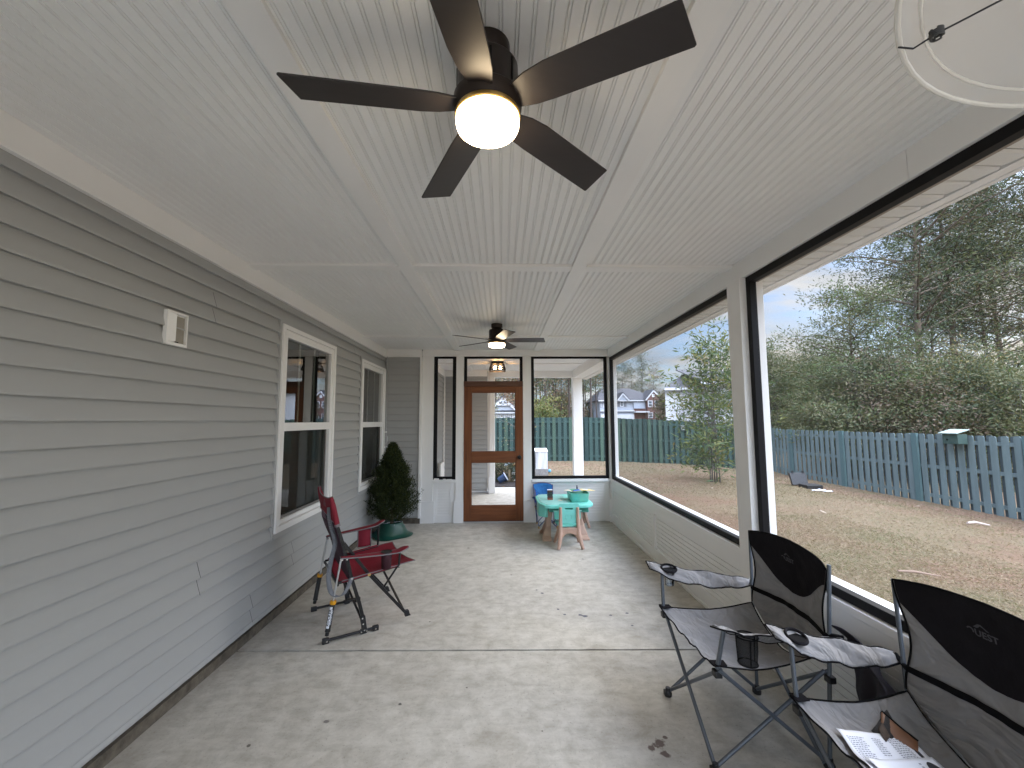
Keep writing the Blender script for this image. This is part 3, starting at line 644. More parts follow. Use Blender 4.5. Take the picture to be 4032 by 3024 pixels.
# screen frames
def frame_far(x0, x1, z0, z1, wl=0.055, wt=0.030, wb=0.044, y=FT+0.03, bottom=True):
    m = MB(); d = 0.03
    m.box(x0, x0+wl, y, y+d, z0, z1); m.box(x1-wl, x1, y, y+d, z0, z1); m.box(x0+wl, x1-wl, y+0.001, y+d, z1-wt, z1)
    if bottom: m.box(x0+wl, x1-wl, y+0.001, y+d, z0, z0+wb)
    f = m.build('screen_frame', BLACKF, porch, bevel=0.002)
    m = MB(); m.quad((x0+wl-0.01, y+0.015, z0), (x1-wl+0.01, y+0.015, z0), (x1-wl+0.01, y+0.015, z1-wt+0.01), (x0+wl-0.01, y+0.015, z1-wt+0.01)); m.build('screen', SCREEN, f, fixn=False)
frame_far(-1.041, -0.698, 0.64, 2.532); frame_far(0.470, 1.662, 0.64, 2.532, 0.045); frame_far(-0.576, 0.338, 2.145, 2.532, 0.046, bottom=False)
def frame_side(y0, y1):
    m = MB(); w = 0.045; x0, x1 = 1.690, 1.737; z0, z1 = ZS, ZB
    m.box(x0, x1, y0, y0+w, z0, z1); m.box(x0, x1, y1-w, y1, z0, z1); m.box(x0, x1, y0+w, y1-w, z1-w, z1); m.box(x0, x1, y0+w, y1-w, z0, z0+w)
    f = m.build('screen_frame', BLACKF, porch, bevel=0.003)
    xs = 1.726
    m = MB(); m.quad((xs, y0+0.03, z0+0.03), (xs, y1-0.03, z0+0.03), (xs, y1-0.03, z1-0.03), (xs, y0+0.03, z1-0.03)); m.build('screen', SCREEN, f, fixn=False)
    m = MB(); a0, a1 = 1.7375, 1.785; t = 0.040
    m.box(a0, a1, y0, y0+t, z0, z1); m.box(a0, a1, y1-t, y1, z0, z1)
    m.box(a0, a1+0.035, y0+t, y1-t, z0-0.02, z0+t-0.004)
    m.build('outer_trim', WHITE, f, bevel=0.003)
    m = MB(); m.box(a0, a0+0.016, y0+t, y1-t, z1-0.045, z1); m.build('outer_trim', mat('taupe_trim', (0.30, 0.26, 0.22), 0.6), f, bevel=0.002)
frame_side(2.926, 6.415); frame_side(-0.748, 2.765); frame_side(-2.948, -0.902)
# soffit and fascia outside
m = MB(); y = -3.4; SOF = mat('soffit_vinyl', (0.70, 0.70, 0.68), 0.5, var=0.02)
while y < 9.7:
    y1 = min(y+0.1016, 9.72); m.prism([(y+0.003, 2.500), (y+0.012, 2.493), (y1-0.004, 2.500), (y1-0.004, 2.512), (y+0.003, 2.512)], 1.802, 1.932, 'x'); y = y+0.1016
m.box(1.800, 1.99, -3.4, 9.72, 2.520, 2.53)
m.build('soffit', SOF, porch)
m = MB(); m.box(1.936, 1.9895, -3.4, 9.73, 2.490, 2.518); m.build('soffit_trim', WHITE, porch, bevel=0.002)
m = MB(); m.box(1.990, 2.018, -3.4, 9.74, 2.486, 2.70); m.build('fascia', WHITE, porch, bevel=0.003)
m = MB(); m.prism([(2.020, 2.69), (2.020, 2.60), (2.06, 2.585), (2.12, 2.60), (2.135, 2.69)], -3.4, 9.76, 'y'); m.build('gutter', WHITE, porch)
# outer column and pilaster at the end of the patio
m = MB(); m.box(1.607, 1.812, 9.245, 9.45, -0.012, 2.469); c_ = m.build('post', WHITE, porch, bevel=0.003, label='white square post at the outer corner of the patio')
m = MB(); m.box(-0.298, -0.258, 9.085, 9.24, 0.05, 2.50); m.box(-0.256, -0.140, 9.06, 9.45, -0.012, 2.499); m.box(-0.272, -0.134, 9.042, 9.0585, -0.012, 0.325); m.build('post', WHITE, porch, bevel=0.003, label='white pilaster with a plinth at the far end of the patio')
# flush light on the outer patio ceiling
def flush_light():
    t = thing('ceiling_lantern', 'dark bronze box lantern with two glowing bulbs on the outer patio ceiling', 'ceiling light', (-0.068, 7.85, ZC))
    cx, cy = -0.068, 7.85
    m = MB(); a = 0.115; b = 0.145; z1 = ZC-0.001; z0 = ZC-0.165
    m.box(cx-a, cx+a, cy-a, cy+a, z1-0.045, z1); m.build('canopy', DARKMETAL, t, bevel=0.002)
    m = MB(); s = 0.009
    for (i, j) in ((-1, -1), (1, -1), (1, 1), (-1, 1)): m.bar((cx+i*a, cy+j*a, z1-0.045), (cx+i*b, cy+j*b, z0), 2*s, 2*s)
    for z, q in ((z0, b), (z0+0.038, b*0.985)):
        m.bar((cx-q, cy-q, z), (cx+q, cy-q, z), 2*s, 2*s); m.bar((cx+q, cy-q, z), (cx+q, cy+q, z), 2*s, 2*s); m.bar((cx+q, cy+q, z), (cx-q, cy+q, z), 2*s, 2*s); m.bar((cx-q, cy+q, z), (cx-q, cy-q, z), 2*s, 2*s)
    m.build('cage', DARKMETAL, t)
    m = MB()
    for (p, q) in (((-1, -1), (1, -1)), ((1, -1), (1, 1)), ((1, 1), (-1, 1)), ((-1, 1), (-1, -1))):
        m.quad((cx+p[0]*a, cy+p[1]*a, z1-0.045), (cx+q[0]*a, cy+q[1]*a, z1-0.045), (cx+q[0]*b*.98, cy+q[1]*b*.98, z0), (cx+p[0]*b*.98, cy+p[1]*b*.98, z0))
    m.build('glass', LANTG, t, fixn=False)
    for dx in (-0.05, 0.055):
        m = MB(); m.tube([(cx+dx, cy, z1-0.045), (cx+dx, cy, z1-0.075)], 0.014, 10); so = m.build('socket', DARKMETAL, t, smooth=True)
        m = MB(); m.lathe([(0.010, 0.0), (0.016, -0.012), (0.026, -0.03), (0.028, -0.044), (0.020, -0.060), (0.004, -0.068)], (cx+dx, cy, z1-0.072), 16); m.build('bulb', BULB, t, smooth=True)
flush_light()

# ------------------------------------------------------------------ screen door
def screen_door():
    x0, x1, z0, z1 = -0.573, 0.336, 0.025, 2.060; y0, y1 = FT-0.006, FT+0.034
    m = MB(); z_b, z_m0, z_m1, z_t = 0.245, 0.900, 1.055, 1.972; st = 0.112
    m.box(x0, x0+st, y0, y1, z0, z1); m.box(x1-st, x1, y0, y1, z0, z1)
    d = m.build('screen_door', DOORV, porch, bevel=0.003)
    for (a, b) in ((z0, z_b), (z_m0, z_m1), (z_t, z1)):
        m = MB(); m.box(x0+st, x1-st, y0+0.001, y1, a, b); m.build('rail', DOORH, d, bevel=0.003)
    m = MB(); q = 0.011
    for (a, b) in ((z_b, z_m0), (z_m1, z_t)):
        m.box(x0+st, x0+st+q, y0+0.012, y1, a, b); m.box(x1-st-q, x1-st, y0+0.012, y1, a, b); m.box(x0+st+q, x1-st-q, y0+0.012, y1, b-q, b); m.box(x0+st+q, x1-st-q, y0+0.012, y1, a, a+q)
    m.build('bead', DOORV, d, bevel=0.003)
    for (a, b) in ((z_b, z_m0), (z_m1, z_t)):
        m = MB(); m.quad((x0+st, y0+0.025, a), (x1-st, y0+0.025, a), (x1-st, y0+0.025, b), (x0+st, y0+0.025, b)); m.build('screen', SCREEN, d, fixn=False)
    m = MB(); kx, kz = 0.277, 0.975
    prof = [(0.031, 0), (0.031, 0.006), (0.012, 0.010), (0.012, 0.030), (0.027, 0.036), (0.031, 0.048), (0.027, 0.060), (0.012, 0.066)]
    m.lathe(prof, (0, 0, 0), 24); m.v = [(kx+v[0], y0-v[2], kz+v[1]) for v in m.v]; m.build('knob', mat('black_iron', (0.012, 0.011, 0.011), 0.4, metal=0.5), d, smooth=True)
    m = MB(); m.box(-0.577, 0.339, FT-0.012, 6.58, 2.062, 2.143); m.build('door_header', HEADW, porch, bevel=0.003)
    m = MB(); m.box(-0.577, 0.339, FT+0.0, 6.58, 0.001, 0.016); m.build('threshold', mat('aluminium_threshold', (0.6, 0.6, 0.6), 0.35, metal=0.8), porch, bevel=0.003)
    m = MB(); m.box(-0.572, 0.335, FT+0.004, 6.47, 0.0165, 0.0245); m.build('door_sweep', BPLAST, porch)
screen_door()
# three small white pieces lying on the sill of the narrow screen
for (x, w, h) in ((-0.985, 0.075, 0.022), (-0.865, 0.045, 0.014), (-0.79, 0.085, 0.010)):
    m = MB(); m.box(x-w/2, x+w/2, FT-0.012, FT+0.022, 0.6385, 0.6385+h)
    o = m.build('bar_of_soap' if w < 0.08 and h > .012 else 'white_strip', mat('white_soap', (0.78, 0.76, 0.75), 0.5), bevel=0.005)
    tag(o, {0.075: 'thick rounded white bar lying leftmost on the narrow sill', 0.045: 'small white bar in the middle of the narrow sill', 0.085: 'flat white strip lying rightmost on the narrow sill'}[w], 'white bar', 'small white pieces on the narrow sill')

# ------------------------------------------------------------------ ceiling fans
def make_fan():
    t = thing('ceiling_fan', 'near ceiling fan with five dark blades and a lit white lamp, large above the viewer', 'ceiling fan', (0, 0, 0), 'dark ceiling fans along the middle of the porch ceiling')
    m = MB(); m.lathe([(0.066, 0), (0.066, -0.035), (0.058, -0.052), (0.050, -0.058)], (0, 0, 0), 32); m.build('canopy', DARKMETAL, t, smooth=True, local=True)
    m = MB(); m.lathe([(0.048, -0.058), (0.086, -0.066), (0.090, -0.072), (0.090, -0.158), (0.094, -0.164), (0.100, -0.170), (0.100, -0.196), (0.094, -0.204), (0.092, -0.222)], (0, 0, 0), 40); mo = m.build('motor_housing', DARKMETAL, t, smooth=True, local=True)
    m = MB()
    for k in range(8):
        a = k*math.pi/4; m.box(-0.003, 0.003, -0.0915, -0.0885, -0.15, -0.08); n = 8
        for i in range(len(m.v)-8, len(m.v)):
            x, y, z = m.v[i]; m.v[i] = (x*math.cos(a)-y*math.sin(a), x*math.sin(a)+y*math.cos(a), z)
    m.build('cooling_slot', BLACKF, mo, local=True)
    m = MB(); m.lathe([(0.094, -0.214), (0.096, -0.219), (0.096, -0.226), (0.093, -0.229)], (0, 0, 0), 40); m.build('trim_ring', mat('brass_glow_ring', (0.55, 0.36, 0.12), 0.3, metal=0.7), t, smooth=True, local=True)
    m = MB(); m.lathe([(0.0915, -0.222), (0.0915, -0.250), (0.088, -0.259), (0.078, -0.2645), (0.05, -0.268), (0.01, -0.269)], (0, 0, 0), 40); m.build('lamp_shade', LAMPG, t, smooth=True, local=True)
    for k in range(5):
        m = MB(); pitch = R(-12)
        # outline of one blade, slightly wider at its tip, canted end
        out_ = [(0.085, -0.034), (0.14, -0.052), (0.20, -0.060), (0.538, -0.062), (0.560, 0.052), (0.555, 0.056), (0.20, 0.050), (0.14, 0.046), (0.085, 0.034)]
        m.prism(out_, -0.003, 0.003)
        m.v = [(x, y*math.cos(pitch)-z*math.sin(pitch), y*math.sin(pitch)+z*math.cos(pitch)-0.190) for x, y, z in m.v]
        a = 2*math.pi*k/5
        m.v = [(x*math.cos(a)-y*math.sin(a), x*math.sin(a)+y*math.cos(a), z) for x, y, z in m.v]
        bl = m.build('blade', BLADE, t, local=True, bevel=0.0015)
        mm = MB(); mm.prism([(0.06, -0.026), (0.115, -0.020), (0.145, -0.012), (0.145, 0.012), (0.115, 0.020), (0.06, 0.026)], 0.0035, 0.0075)
        mm.v = [(x, y*math.cos(pitch)-z*math.sin(pitch), y*math.sin(pitch)+z*math.cos(pitch)-0.190) for x, y, z in mm.v]
        mm.v = [(x*math.cos(a)-y*math.sin(a), x*math.sin(a)+y*math.cos(a), z) for x, y, z in mm.v]
        mm.build('blade_iron', DARKMETAL, bl, local=True)
    return t
fan = make_fan(); fan.location = (-0.038, 1.150, ZC-0.0005); fan.rotation_euler = (0, 0, 3.263)
fan2 = copy_tree(fan); fan2.location = (-0.048, 4.735, ZC-0.0005); fan2.rotation_euler = (0, 0, R(-3)); fan2['label'] = 'far ceiling fan with a lit lamp, small, hanging in front of the screen door wall'
# ================================================================== FOLDING QUAD CHAIR (built facing -x, origin on the floor)
def qn(x, y, s, o): return mnoise.noise(Vector((x*s+o, y*s-o*0.7, o*1.3)))
def quad_chair(name, label, cat, mats, group=None, logo=True, cup_holder=True):
    tube, fab, panel, bind, foot, logom = mats
    t = thing(name, label, cat, (0, 0, 0), group)
    LO = dict(local=True)
    FFt = (-0.250, 0.290, 0.445); FNt = (-0.245, -0.290, 0.455); FFb = (-0.262, 0.242, 0.022); FNb = (-0.262, -0.275, 0.022)
    RFb = (0.245, 0.245, 0.022); RNb = (0.255, -0.262, 0.022); BFt = (0.312, 0.352, 0.862); BNt = (0.325, -0.245, 0.860)
    def on(a, b, z): f = (z-a[2])/(b[2]-a[2]); return tuple(lerp(a[i], b[i], f) for i in range(3))
    RFm = on(RFb, BFt, 0.40); RNm = on(RNb, BNt, 0.40)
    r = 0.0088
    def leg(a, b, rr=r, nm='leg'):
        m = MB(); m.tube([a, b], rr, 12); return m.build(nm, tube, t, smooth=True, **LO)
    leg(FFt, FNb); leg((FNt[0]+0.018, FNt[1], FNt[2]-0.02), (FFb[0]+0.018, FFb[1], FFb[2]+0.01))
    leg((FNt[0], FNt[1]-0.014, FNt[2]-.01), (RNb[0], RNb[1]-0.014, RNb[2])); leg((FNb[0], FNb[1]+0.004, FNb[2]), (RNm[0]-0.02, RNm[1]+0.004, RNm[2]))
    leg((FFt[0], FFt[1]+0.014, FFt[2]-.01), (RFb[0], RFb[1]+0.014, RFb[2])); leg((FFb[0], FFb[1]-0.004, FFb[2]), (RFm[0]-0.02, RFm[1]-0.004, RFm[2]))
    leg((RFb[0]-0.006, RFb[1], RFb[2]), (RNm[0]-0.006, RNm[1], RNm[2])); leg((RNb[0]-0.024, RNb[1], RNb[2]), (RFm[0]-0.024, RFm[1], RFm[2]))
    leg(RFb, BFt, r, 'back_pole'); leg(RNb, BNt, r, 'back_pole')
    ATf = (-0.245, 0.318, 0.640); ATn = (-0.232, -0.345, 0.640)
    leg((FFt[0]-0.002, FFt[1]+0.004, FFt[2]-0.01), ATf, 0.0095, 'arm_pole'); leg((FNt[0], FNt[1]-0.006, FNt[2]-0.01), ATn, 0.0095, 'arm_pole')
    # hubs and feet
    for p in (FFb, FNb, RFb, RNb):
        m = MB(); m.lathe([(0.020, -0.022), (0.021, -0.006), (0.014, 0.006), (0.013, 0.022)], p, 12); m.box(p[0]-0.022, p[0]+0.004, p[1]-0.012, p[1]+0.012, 0.002, 0.030)
        m.build('foot', foot, t, bevel=0.002, **LO)
    for p in (FFt, FNt, RFm, RNm):
        m = MB(); m.box(p[0]-0.016, p[0]+0.018, p[1]-0.018, p[1]+0.018, p[2]-0.048, p[2]-0.018); m.build('hub', foot, t, bevel=0.005, **LO)
    # seat sling
    def edge_l(u):   # far side (+y)
        return Vector((lerp(-0.272, 0.262, u), lerp(0.305, 0.285, u)-0.012*math.sin(math.pi*u), 0.452+0.022*u-0.022*math.sin(math.pi*u)))
    def edge_r(u):
        return Vector((lerp(-0.262, 0.268, u), lerp(-0.298, -0.245, u)+0.018*math.sin(math.pi*u), 0.460+0.010*u-0.050*math.sin(math.pi*u)))
    def seat(u, v):
        a = edge_r(u); b = edge_l(u); p = a.lerp(b, v); w = 1-(2*v-1)**2
        p.z -= w*(0.032 + 0.105*(u**0.8)*(1.0-0.15*u)); p.x += 0.018*w*(1-u)**3
        # tension folds running from the corners to the middle
        fold = math.sin(26*(v-0.5)*(1.0-0.45*u)+5*u+2.2*qn(u, v, 2.5, 2))*0.0030*(0.3+w)*(1-0.4*u)
        p.z += fold*1.5 + 0.008*qn(u, v, 5.5, 4)*w - 0.005*abs(qn(u, v*1.6, 9, 14))*(0.4+w)
        return p
    m = MB(); m.grid(seat, 44, 48); se = m.build('seat', fab, t, smooth=True, solid=0.0016, **LO)
    rim = [seat(i/30, 0) for i in range(31)] + [seat(1, j/30) for j in range(1, 31)] + [seat(1-i/30, 1) for i in range(1, 31)] + [seat(0, 1-j/30) for j in range(1, 30)]
    m = MB(); m.tube(rim, 0.0038, 6, closed=True); m.build('piping', bind, se, smooth=True, **LO)
    # back sling
    def back(s, v, off=0.0):
        c = 2*v-1; w = 1-c*c
        zt = 0.862 + 0.034*w - (0.030*max(0, -c)**9) ; zb = seat(1, v).z
        z = lerp(zb, zt, s)
        a = on(RNb, BNt, z); b = on(RFb, BFt, z)
        pinch = 0.030*math.sin(math.pi*min(1, s*1.02))**2 if s < 0.98 else 0.0
        ya = a[1]+0.004+pinch*0.9; yb = b[1]-0.004-pinch*1.5
        y = lerp(ya, yb, v); x = lerp(a[0], b[0], v)
        x += w*(0.050*math.sin(math.pi*min(1, s*0.9+0.05))) - 0.006
        x += 0.0030*math.sin(16*v+9*s+3*qn(s, v, 3, 8))*(1-s)*w + 0.007*qn(s, v, 5, 11)*w + 0.003*qn(s, v, 12, 5)*w + 0.010*abs(qn(s*1.2, v*1.5, 7, 25))*w*(1-s*0.6)
        if s > 0.985: x += 0.0
        return Vector((x-off, y, z))
    m = MB(); m.grid(lambda s, v: back(s, v), 44, 44); bk = m.build('backrest', fab, t, smooth=True, solid=0.0016, **LO)
    def pb(v): c = abs(2*v-1); return 0.50 + 0.30*c**2.4
    m = MB(); m.grid(lambda s, v: back(lerp(pb(v), 1.0, s), lerp(0.012, 0.988, v), 0.0032), 30, 44); m.build('upper_panel', panel, bk, smooth=True, **LO)
    rim = [back(i/30, 0, .001) for i in range(31)] + [back(1, j/30, .001) for j in range(1, 31)] + [back(1-i/30, 1, .001) for i in range(1, 31)]
    m = MB(); m.tube(rim, 0.0042, 6); m.build('piping', bind, bk, smooth=True, **LO)
    # strap across the back from arm to arm
    zs = 0.553
    def strap(u, w):
        v = u; s = 0.0
        zb = seat(1, v).z; zt = 0.862+0.034*(1-(2*v-1)**2); s = (zs + 0.016*(w-0.5)*1.5 - zb)/(zt-zb)
        p = back(s, v, 0.006); return p
    m = MB(); m.grid(strap, 40, 2)
    m.tube([strap(0, .5), on(RNb, BNt, zs+.0), (0.335, -0.290, 0.560)], 0.010, 8); m.tube([strap(1, .5), on(RFb, BFt, zs), (0.315, 0.372, 0.560)], 0.010, 8)
    m.build('back_strap', bind, t, smooth=True, **LO)
    # arms
    def arm(sgn, front, backp, nm):
        F_ = Vector(front); B_ = Vector(backp)
        def f(u, w):
            p = F_.lerp(B_, u); wid = lerp(0.054, 0.026, u)*(1.0 if u > 0.10 else 0.62+0.38*math.sin(u/0.10*math.pi/2))
            c = 2*w-1
            p.y += c*wid
            p.z += -0.020*math.sin(math.pi*min(1, u*1.02)) - 0.008*(c*c) + 0.010*ss((0.16-u)/0.10) + sgn*c*(0.010+0.022*math.sin(math.pi*u)); p.y -= sgn*0.004
            p.z += 0.004*math.sin(18*u+3*w)*math.sin(math.pi*u) + 0.009*qn(u*3, w, 2.6, 20+sgn*3) + 0.004*qn(u*8, w*2, 3, 9)
            return p
        m = MB(); m.grid(f, 40, 10)
        ar = m.build(nm, fab, t, smooth=True, solid=0.0018, **LO)
        rim = [f(i/30, 0) for i in range(31)] + [f(1, 1)] + [f(1-i/30, 1) for i in range(1, 31)]
        mm = MB(); mm.tube(rim, 0.0036, 6, closed=True); mm.build('piping', bind, ar, smooth=True, **LO)
        return ar, f
    a1, f1 = arm(1, (-0.318, 0.350, 0.668), (0.318, 0.366, 0.562), 'armrest')
    a2, f2 = arm(-1, (-0.300, -0.402, 0.664), (0.322, -0.292, 0.562), 'armrest')
    # stiff corner patches where the arm poles enter the seat
    for c, sg in ((Vector((-0.243, 0.296, 0.4585)), 1), (Vector((-0.238, -0.296, 0.4655)), -1)):
        m = MB(); m.prism([(c.x-0.028, c.y+0.020*sg), (c.x+0.030, c.y+0.016*sg), (c.x+0.034, c.y-0.026*sg), (c.x-0.026, c.y-0.030*sg)], c.z-0.004, c.z); m.build('corner_patch', panel, se, **LO)
    if cup_holder:
        # ring with mesh cup on the far arm
        rc = f1(0.20, 0.5); 
        m = MB(); ring = [(rc.x+0.042*math.cos(a), rc.y+0.040*math.sin(a), rc.z+0.020+0.010*math.sin(a)) for a in np.linspace(0, 2*math.pi, 33)[:-1]]
        m.tube(ring, 0.0062, 8, closed=True); cup = m.build('cup_ring', panel, a1, smooth=True, **LO)
        m = MB(); m.lathe([(0.0395, 0.016), (0.0395, 0.017)], (rc.x, rc.y, rc.z), 28, cap0=False); m.build('cup_opening', BFAB, a1, **LO)
        # mesh pocket under the near arm
        rc2 = f2(0.24, 0.5); m = MB(); m.lathe([(0.042, -0.005), (0.041, -0.06), (0.036, -0.115), (0.008, -0.125)], (rc2.x, rc2.y, rc2.z), 24, cap0=False); po = m.build('mesh_pocket', MESHF, a2, smooth=True, **LO)
        m = MB()
        for z, q in ((-0.006, 0.043), (-0.115, 0.0375)): m.tube([(rc2.x+q*math.cos(a), rc2.y+q*math.sin(a), rc2.z+z) for a in np.linspace(0, 2*math.pi, 25)[:-1]], 0.0032, 6, closed=True)
        for a in (0.3, 2.4, 4.5): m.tube([(rc2.x+0.043*math.cos(a), rc2.y+0.043*math.sin(a), rc2.z-0.006), (rc2.x+0.0375*math.cos(a), rc2.y+0.0375*math.sin(a), rc2.z-0.115)], 0.003, 6)
        m.build('pocket_binding', bind, a2, smooth=True, **LO)
    if logo:
        # printed mark and name on the dark panel
        c = back(0.80, 0.52, 0.0055)
        M = Matrix(((0, 0, -1, c.x-0.0005), (-1, 0, 0, c.y), (0, 1, 0, c.z), (0, 0, 0, 1)))
        tilt = Matrix.Rotation(R(-10), 4, 'Y')
        M = Matrix.Translation(c) @ tilt @ Matrix(((0, 0, -1, 0), (-1, 0, 0, 0), (0, 1, 0, 0), (0, 0, 0, 1)))
        text_mesh('brand_print', 'QUEST', 0.030, logom, bk, M, bold=0.0008, spacing=1.05)
        m = MB()
        pk = [(-0.024, 0.018), (-0.008, 0.032), (0.002, 0.034), (0.010, 0.028), (0.026, 0.018), (0.018, 0.018), (0.006, 0.026), (-0.002, 0.0275), (-0.006, 0.022), (-0.012, 0.018)]
        m.poly([tuple(M @ Vector((a, b, 0.0004))) for a, b in pk]); m.build('mountain_print', logom, bk, fixn=False, **LO)
    return t, seat, f1

GM = (GTUBE, GFAB, DFAB, BFAB, BPLAST, LOGO2)
g1, seat_fn, arm_fn = quad_chair('camp_chair', 'grey camp chair by the white post with a clear cup in its arm', 'camp chair', GM, 'grey folding camp chairs along the screen wall')
g1.location = (1.19, 2.20, 0)
g2 = copy_tree(g1); g2.location = (1.350, 1.386, 0); g2.scale = (0.84, 1.0, 1.015); g2['label'] = 'nearest grey camp chair with papers lying on its seat, cut off by the frame'
# clear tumbler standing in the arm ring of the farther chair
rc = arm_fn(0.20, 0.5); wx, wy, wz = rc.x+1.19, rc.y+2.20, rc.z+0.012
m = MB(); m.lathe([(0.024, -0.088), (0.028, -0.085), (0.036, 0.008), (0.0345, 0.008), (0.027, -0.080)], (wx, wy, wz), 28, cap0=True, cap1=True)
o = m.build('plastic_cup', CLEAR, smooth=True); tag(o, 'clear plastic cup sitting in the arm ring of the farther grey chair', 'cup')

# dark cloth slung behind the farther chair
def cloth(u, v):
    x = 1.595+0.035*math.sin(7*v+2*u)+0.02*u; y = lerp(2.00, 1.56+0.02*u, v)-0.05*u*(v-0.2)
    z = 0.575-u*(0.50-0.05*math.sin(5*v)) - 0.22*v*v*(1-u)
    x += 0.018*math.sin(22*v+3*u)*(0.3+u)*0.8 + 0.012*qn(u, v, 6, 33)
    if u < 0.12: x -= 0.06*(1-u/0.12)
    return (min(x, 1.655), y, max(z, 0.03))
m = MB(); m.grid(cloth, 40, 40); o = m.build('dark_jacket', mat('dark_purple_cloth', (0.020, 0.017, 0.026), 0.85, var=0.2, vscale=8, bump=0.3, bscale=300), smooth=True, solid=0.004)
tag(o, 'dark crumpled jacket hanging down behind the farther grey camp chair', 'jacket')

# papers and pouch on the seat of the nearer chair
def seat_z(x, y):
    # height of the nearer seat at world x, y
    lx, ly = (x-1.350)/0.84, y-1.386
    u = (lx+0.267)/0.532; v = (ly+0.29)/0.585
    return seat_fn(min(1, max(0, u)), min(1, max(0, v))).z*1.015
def leaflet(name, label, corners, lift, cat='leaflet', thick=0.0012, fold=0.0):
    A, B_, C_, D_ = [Vector((*c, 0)) for c in corners]
    def f(u, v):
        p = A.lerp(B_, u).lerp(D_.lerp(C_, u), v); p.z = 0
        return p
    base = max(seat_z(f(i/6, j/6).x, f(i/6, j/6).y) - 0.55*abs(i/6-.5)*0 for i in (0, 3, 6) for j in (0, 3, 6))
    pts = {}
    def g(u, v):
        p = f(u, v); z = seat_z(p.x, p.y)
        p.z = max(z+0.004, z*0.6+base*0.4) + lift + 0.010*math.sin(3.1*u+1) + fold*abs(u-0.5)
        return p
    m = MB(); m.grid(g, 16, 16); o = m.build(name, PAPER, smooth=True, solid=thick); tag(o, label, cat, 'papers on the nearest grey chair')
    return o, g
lf, gf = leaflet('leaflet', 'opened white leaflet with columns of small print, lying underneath on the nearest chair seat', [(1.192, 1.557), (1.462, 1.565), (1.462, 1.40), (1.165, 1.38)], 0.006)
def print_block(g, u0, u1, v0, v1, rows, cols_ragged, mm, h=0.0016, fill=0.45):
    rr = random.Random(int(u0*100+v0*1000))
    for i in range(rows):
        va = lerp(v0, v1, i/rows); vb = va+(v1-v0)/rows*fill; u = u0; end = u1-(rr.random()*0.25*(u1-u0) if cols_ragged else 0)
        while u < end:
            w = rr.uniform(0.012, 0.04); ue = min(u+w, end)
            q = [g(u, va), g(ue, va), g(ue, vb), g(u, vb)]
            for p in q: p.z += h
            mm.quad(*[tuple(p) for p in q]); u = ue+0.010
for a_ in ((0.06, 0.30, 0.16, 0.90, 18, True), (0.40, 0.52, 0.14, 0.50, 9, True), (0.62, 0.84, 0.10, 0.62, 12, False)):
    mm = MB(); print_block(gf, *a_, mm); mm.build('print', GREYINK, lf, fixn=False)
mm = MB(); q = [gf(0.88, 0.06), gf(0.93, 0.06), gf(0.93, 0.62), gf(0.88, 0.62)]
for p in q: p.z += 0.0018
mm.quad(*[tuple(p) for p in q]); mm.build('dark_bar', INK, lf, fixn=False)
lf2, gf2 = leaflet('leaflet', 'white folded leaflet with a black oval emblem, topmost of the papers on the nearest chair', [(1.185, 1.432), (1.459, 1.482), (1.475, 1.30), (1.19, 1.25)], 0.020)
mm = MB(); cu, cv = 0.86, 0.30; ov = []
for a in np.linspace(0, 2*math.pi, 29)[:-1]:
    p = gf2(cu+0.085*math.cos(a), cv+0.22*math.sin(a)); p.z += 0.0022; ov.append(tuple(p))
mm.poly(ov); mm.build('oval_emblem', INK, lf2, fixn=False)
mm = MB()
for (a, b, c, d) in ((0.80, 0.92, 0.22, 0.255), (0.81, 0.91, 0.29, 0.31), (0.82, 0.90, 0.345, 0.365)):
    q = [gf2(a, c), gf2(b, c), gf2(b, d), gf2(a, d)]
    for p in q: p.z += 0.0030
    mm.quad(*[tuple(p) for p in q])
mm.build('emblem_lines', PAPER, lf2, fixn=False)
for a_ in ((0.70, 0.74, 0.1, 0.9, 14, False), (0.25, 0.50, 0.25, 0.8, 7, True)):
    mm = MB(); print_block(gf2, *a_, mm, 0.0020); mm.build('print', GREYINK, lf2, fixn=False)
